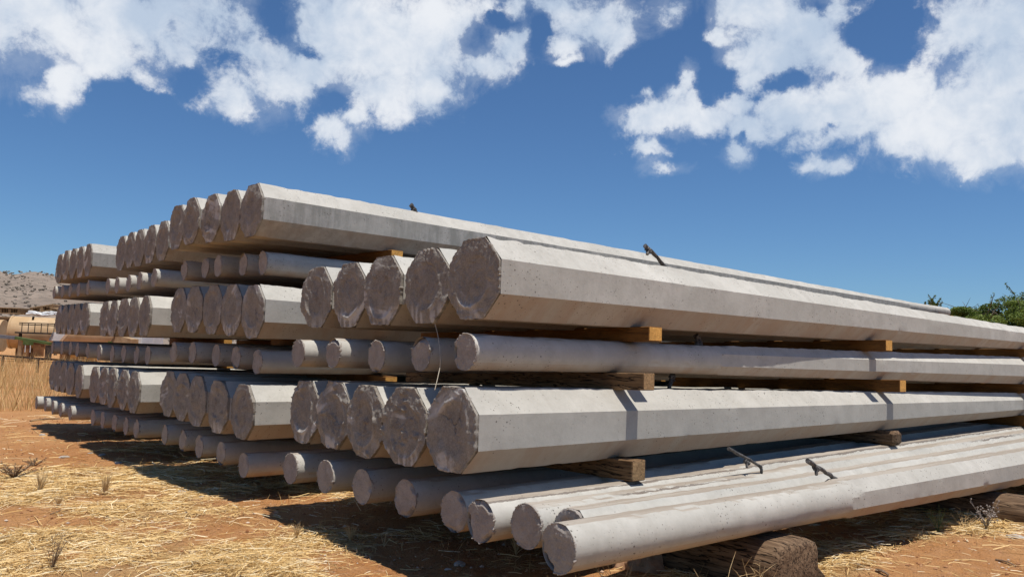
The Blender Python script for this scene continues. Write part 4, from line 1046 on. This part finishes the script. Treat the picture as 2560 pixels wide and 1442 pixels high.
CL = [(90, 40, 300, 120, 1), (330, 50, 240, 105, 1), (270, 130, 110, 85, 1), (172, 190, 52, 85, .95), (560, 40, 170, 80, .62), (620, 130, 120, 70, .55),
      (590, 230, 130, 55, .72), (710, 215, 110, 62, .85), (770, 170, 110, 80, .8), (900, 90, 190, 130, 1.1), (1010, 110, 170, 140, 1.1), (1100, 40, 130, 90, 1),
      (960, 225, 115, 75, 1), (1070, 210, 85, 70, .9), (885, 290, 45, 45, .8), (830, 335, 55, 42, .9), (1275, 115, 62, 65, .8), (1210, 165, 95, 45, .8), (400, 200, 90, 40, .42), (110, 225, 90, 30, .36), (1225, 25, 40, 30, .6),
      (1075, 270, 35, 35, .5),
      (1370, 20, 130, 38, .8), (1500, 70, 150, 60, .78), (1420, 108, 80, 28, .75), (1560, 85, 90, 50, .78), (1430, 145, 50, 16, .6), (1545, 118, 45, 14, .7), (1680, 35, 60, 45, .5),
      (1880, 25, 150, 80, 1), (1990, 75, 130, 85, 1), (1800, 85, 48, 30, .85), (2070, 30, 50, 60, .8), (1930, 140, 100, 70, 1), (1885, 190, 55, 35, .8),
      (2050, 120, 80, 70, .95), (2120, 155, 90, 48, .95), (1715, 195, 26, 45, .8), (1685, 232, 42, 30, .75), (1600, 235, 25, 20, .6),
      (1625, 300, 75, 48, 1), (1700, 285, 90, 48, 1), (1765, 295, 70, 48, 1), (1615, 370, 50, 28, .8), (1850, 255, 80, 42, .9), (1870, 320, 70, 45, .85), (1840, 380, 42, 36, .8),
      (1990, 275, 120, 75, 1), (2110, 265, 150, 80, 1.1), (2230, 255, 170, 95, 1.1), (2300, 320, 170, 80, 1.1), (2410, 300, 230, 120, 1.2), (2470, 385, 130, 72, 1.1), (2065, 405, 62, 34, .75),
      (2400, 55, 120, 80, 1), (2520, 60, 130, 100, 1.1), (2330, 95, 60, 60, .85), (2520, 180, 170, 130, 1), (2290, 170, 50, 38, .7), (2140, 10, 50, 18, .5), (2580, 340, 140, 95, 1.1), (1655, 420, 45, 16, .5)]
ASP = (.6, .85, 1.2, 1.7, 2.4, 3.4); PPk = {}
for k_ in ASP:
    m_ = N('ShaderNodeVectorMath', operation='MULTIPLY'); ln(PP, m_.inputs[0]); m_.inputs[1].default_value = (1/k_, 1, 0); PPk[k_] = m_.outputs[0]
def puff(u, v, rx, ry, wt, sc_):
    c = aez(u, v); dx = abs(aez(u + rx, v)[0] - c[0]); dy = abs(aez(u, v + ry)[1] - c[1])
    k_ = min(ASP, key=lambda q: abs(math.log(q * dy / dx))); r_ = math.sqrt(dx / k_ * dy) * sc_
    le = N('ShaderNodeVectorMath', operation='DISTANCE'); ln(PPk[k_], le.inputs[0]); le.inputs[1].default_value = (c[0] / k_, c[1], 0)
    return mth('MULTIPLY_ADD', le.outputs['Value'], -wt / r_, wt)
acc = None
for (u, v, rx, ry, wt) in CL:
    f = puff(u, v, rx, ry, wt, 1.34)
    if acc is None: acc = f
    else:
        nd = N('ShaderNodeMath', operation='SMOOTH_MAX'); ln(acc, nd.inputs[0]); ln(f, nd.inputs[1]); nd.inputs[2].default_value = .12; acc = nd.outputs[0]
hol = None
for (u, v, rx, ry, wt) in [(690, 50, 60, 65, 1.1), (1195, 90, 40, 50, .8), (1245, 55, 55, 30, .9), (1960, 205, 60, 32, 1), (765, 128, 45, 18, .9), (845, 245, 60, 42, .8), (2220, 85, 120, 110, 1.3), (2250, 165, 40, 25, .6),
                           (1345, 75, 35, 70, 1.1), (1660, 130, 110, 90, 1.2), (1750, 60, 45, 90, 1.0), (460, 200, 70, 40, .8), (430, 80, 40, 35, .6), (2083, 306, 20, 16, .9), (1850, 345, 18, 22, .8), (2030, 20, 55, 30, .9),
                           (1800, 215, 60, 60, 1.0), (1570, 230, 40, 40, .9), (1900, 240, 30, 14, .6), (1660, 355, 20, 25, .7), (1320, 30, 30, 30, .8), (330, 250, 120, 35, .7), (550, 150, 60, 30, .6)]:
    f = puff(u, v, rx, ry, wt, 1.15); hol = f if hol is None else mth('MAXIMUM', hol, f)
acc = mth('SUBTRACT', acc, mth('MULTIPLY', mth('MAXIMUM', hol, 0.0), .64))
# scattered clouds in the rest of the sky
rest = mth('MULTIPLY', sst(nz_(2.6, 5, .6), .60, .72), sst(eln, 30, 42))
acc = mth('MAXIMUM', acc, mth('SUBTRACT', mth('MULTIPLY', rest, 1.6), 1.0))
n_a = nz_(26, 9, .62, .3); n_b = nz_(75, 7, .7)
e1 = mth('ADD', acc, mth('MULTIPLY', mth('SUBTRACT', n_a, .5), 1.35)); e1 = mth('ADD', e1, mth('MULTIPLY', mth('SUBTRACT', n_b, .5), .50))
dens = sst(e1, .03, .50)
veil = mth('MULTIPLY', sst(mth('ADD', acc, mth('MULTIPLY', mth('SUBTRACT', nz_(12, 7, .68, .8), .5), 1.6)), -.12, .55), .42)
dens = mth('MAXIMUM', dens, veil)
dens = mth('MULTIPLY', dens, sst(e1, .0, .75, .55, 1.0))
shade = mth('ADD', mth('MULTIPLY', nz_(7, 5, .55), 1.0), mth('MULTIPLY', n_a, .35))
shv = sst(shade, .52, .84)
def cmix(f, a, b):
    nd = N('ShaderNodeMix', data_type='RGBA'); 
    if hasattr(f, 'links'): ln(f, nd.inputs['Factor'])
    else: nd.inputs['Factor'].default_value = f
    for sk, v in ((nd.inputs['A'], a), (nd.inputs['B'], b)):
        if hasattr(v, 'links'): ln(v, sk)
        else: sk.default_value = (*v, 1)
    return nd.outputs['Result']
WS = .10
cloud = cmix(shv, tuple(c / WS for c in (.50, .60, .745)), tuple(c / WS for c in (.83, .86, .91)))
gain = N('ShaderNodeMix', data_type='RGBA', blend_type='MULTIPLY'); gain.inputs['Factor'].default_value = 1
ln(sky.outputs[0], gain.inputs['A']); gain.inputs['B'].default_value = (.54, .76, .97, 1)
full = cmix(dens, gain.outputs['Result'], cloud)
bg = N('ShaderNodeBackground'); ln(full, bg.inputs['Color']); bg.inputs['Strength'].default_value = WS
wo = N('ShaderNodeOutputWorld'); ln(bg.outputs[0], wo.inputs['Surface'])
sl = bpy.data.lights.new('sun', 'SUN'); sl.energy = 5.0; sl.angle = math.radians(.53); sl.color = (1.0, .945, .865)
so = bpy.data.objects.new('sun', sl); COL.objects.link(so); so.rotation_euler = SUN_S.to_track_quat('Z', 'Y').to_euler()
sc.cycles.max_bounces = 6; sc.cycles.diffuse_bounces = 2
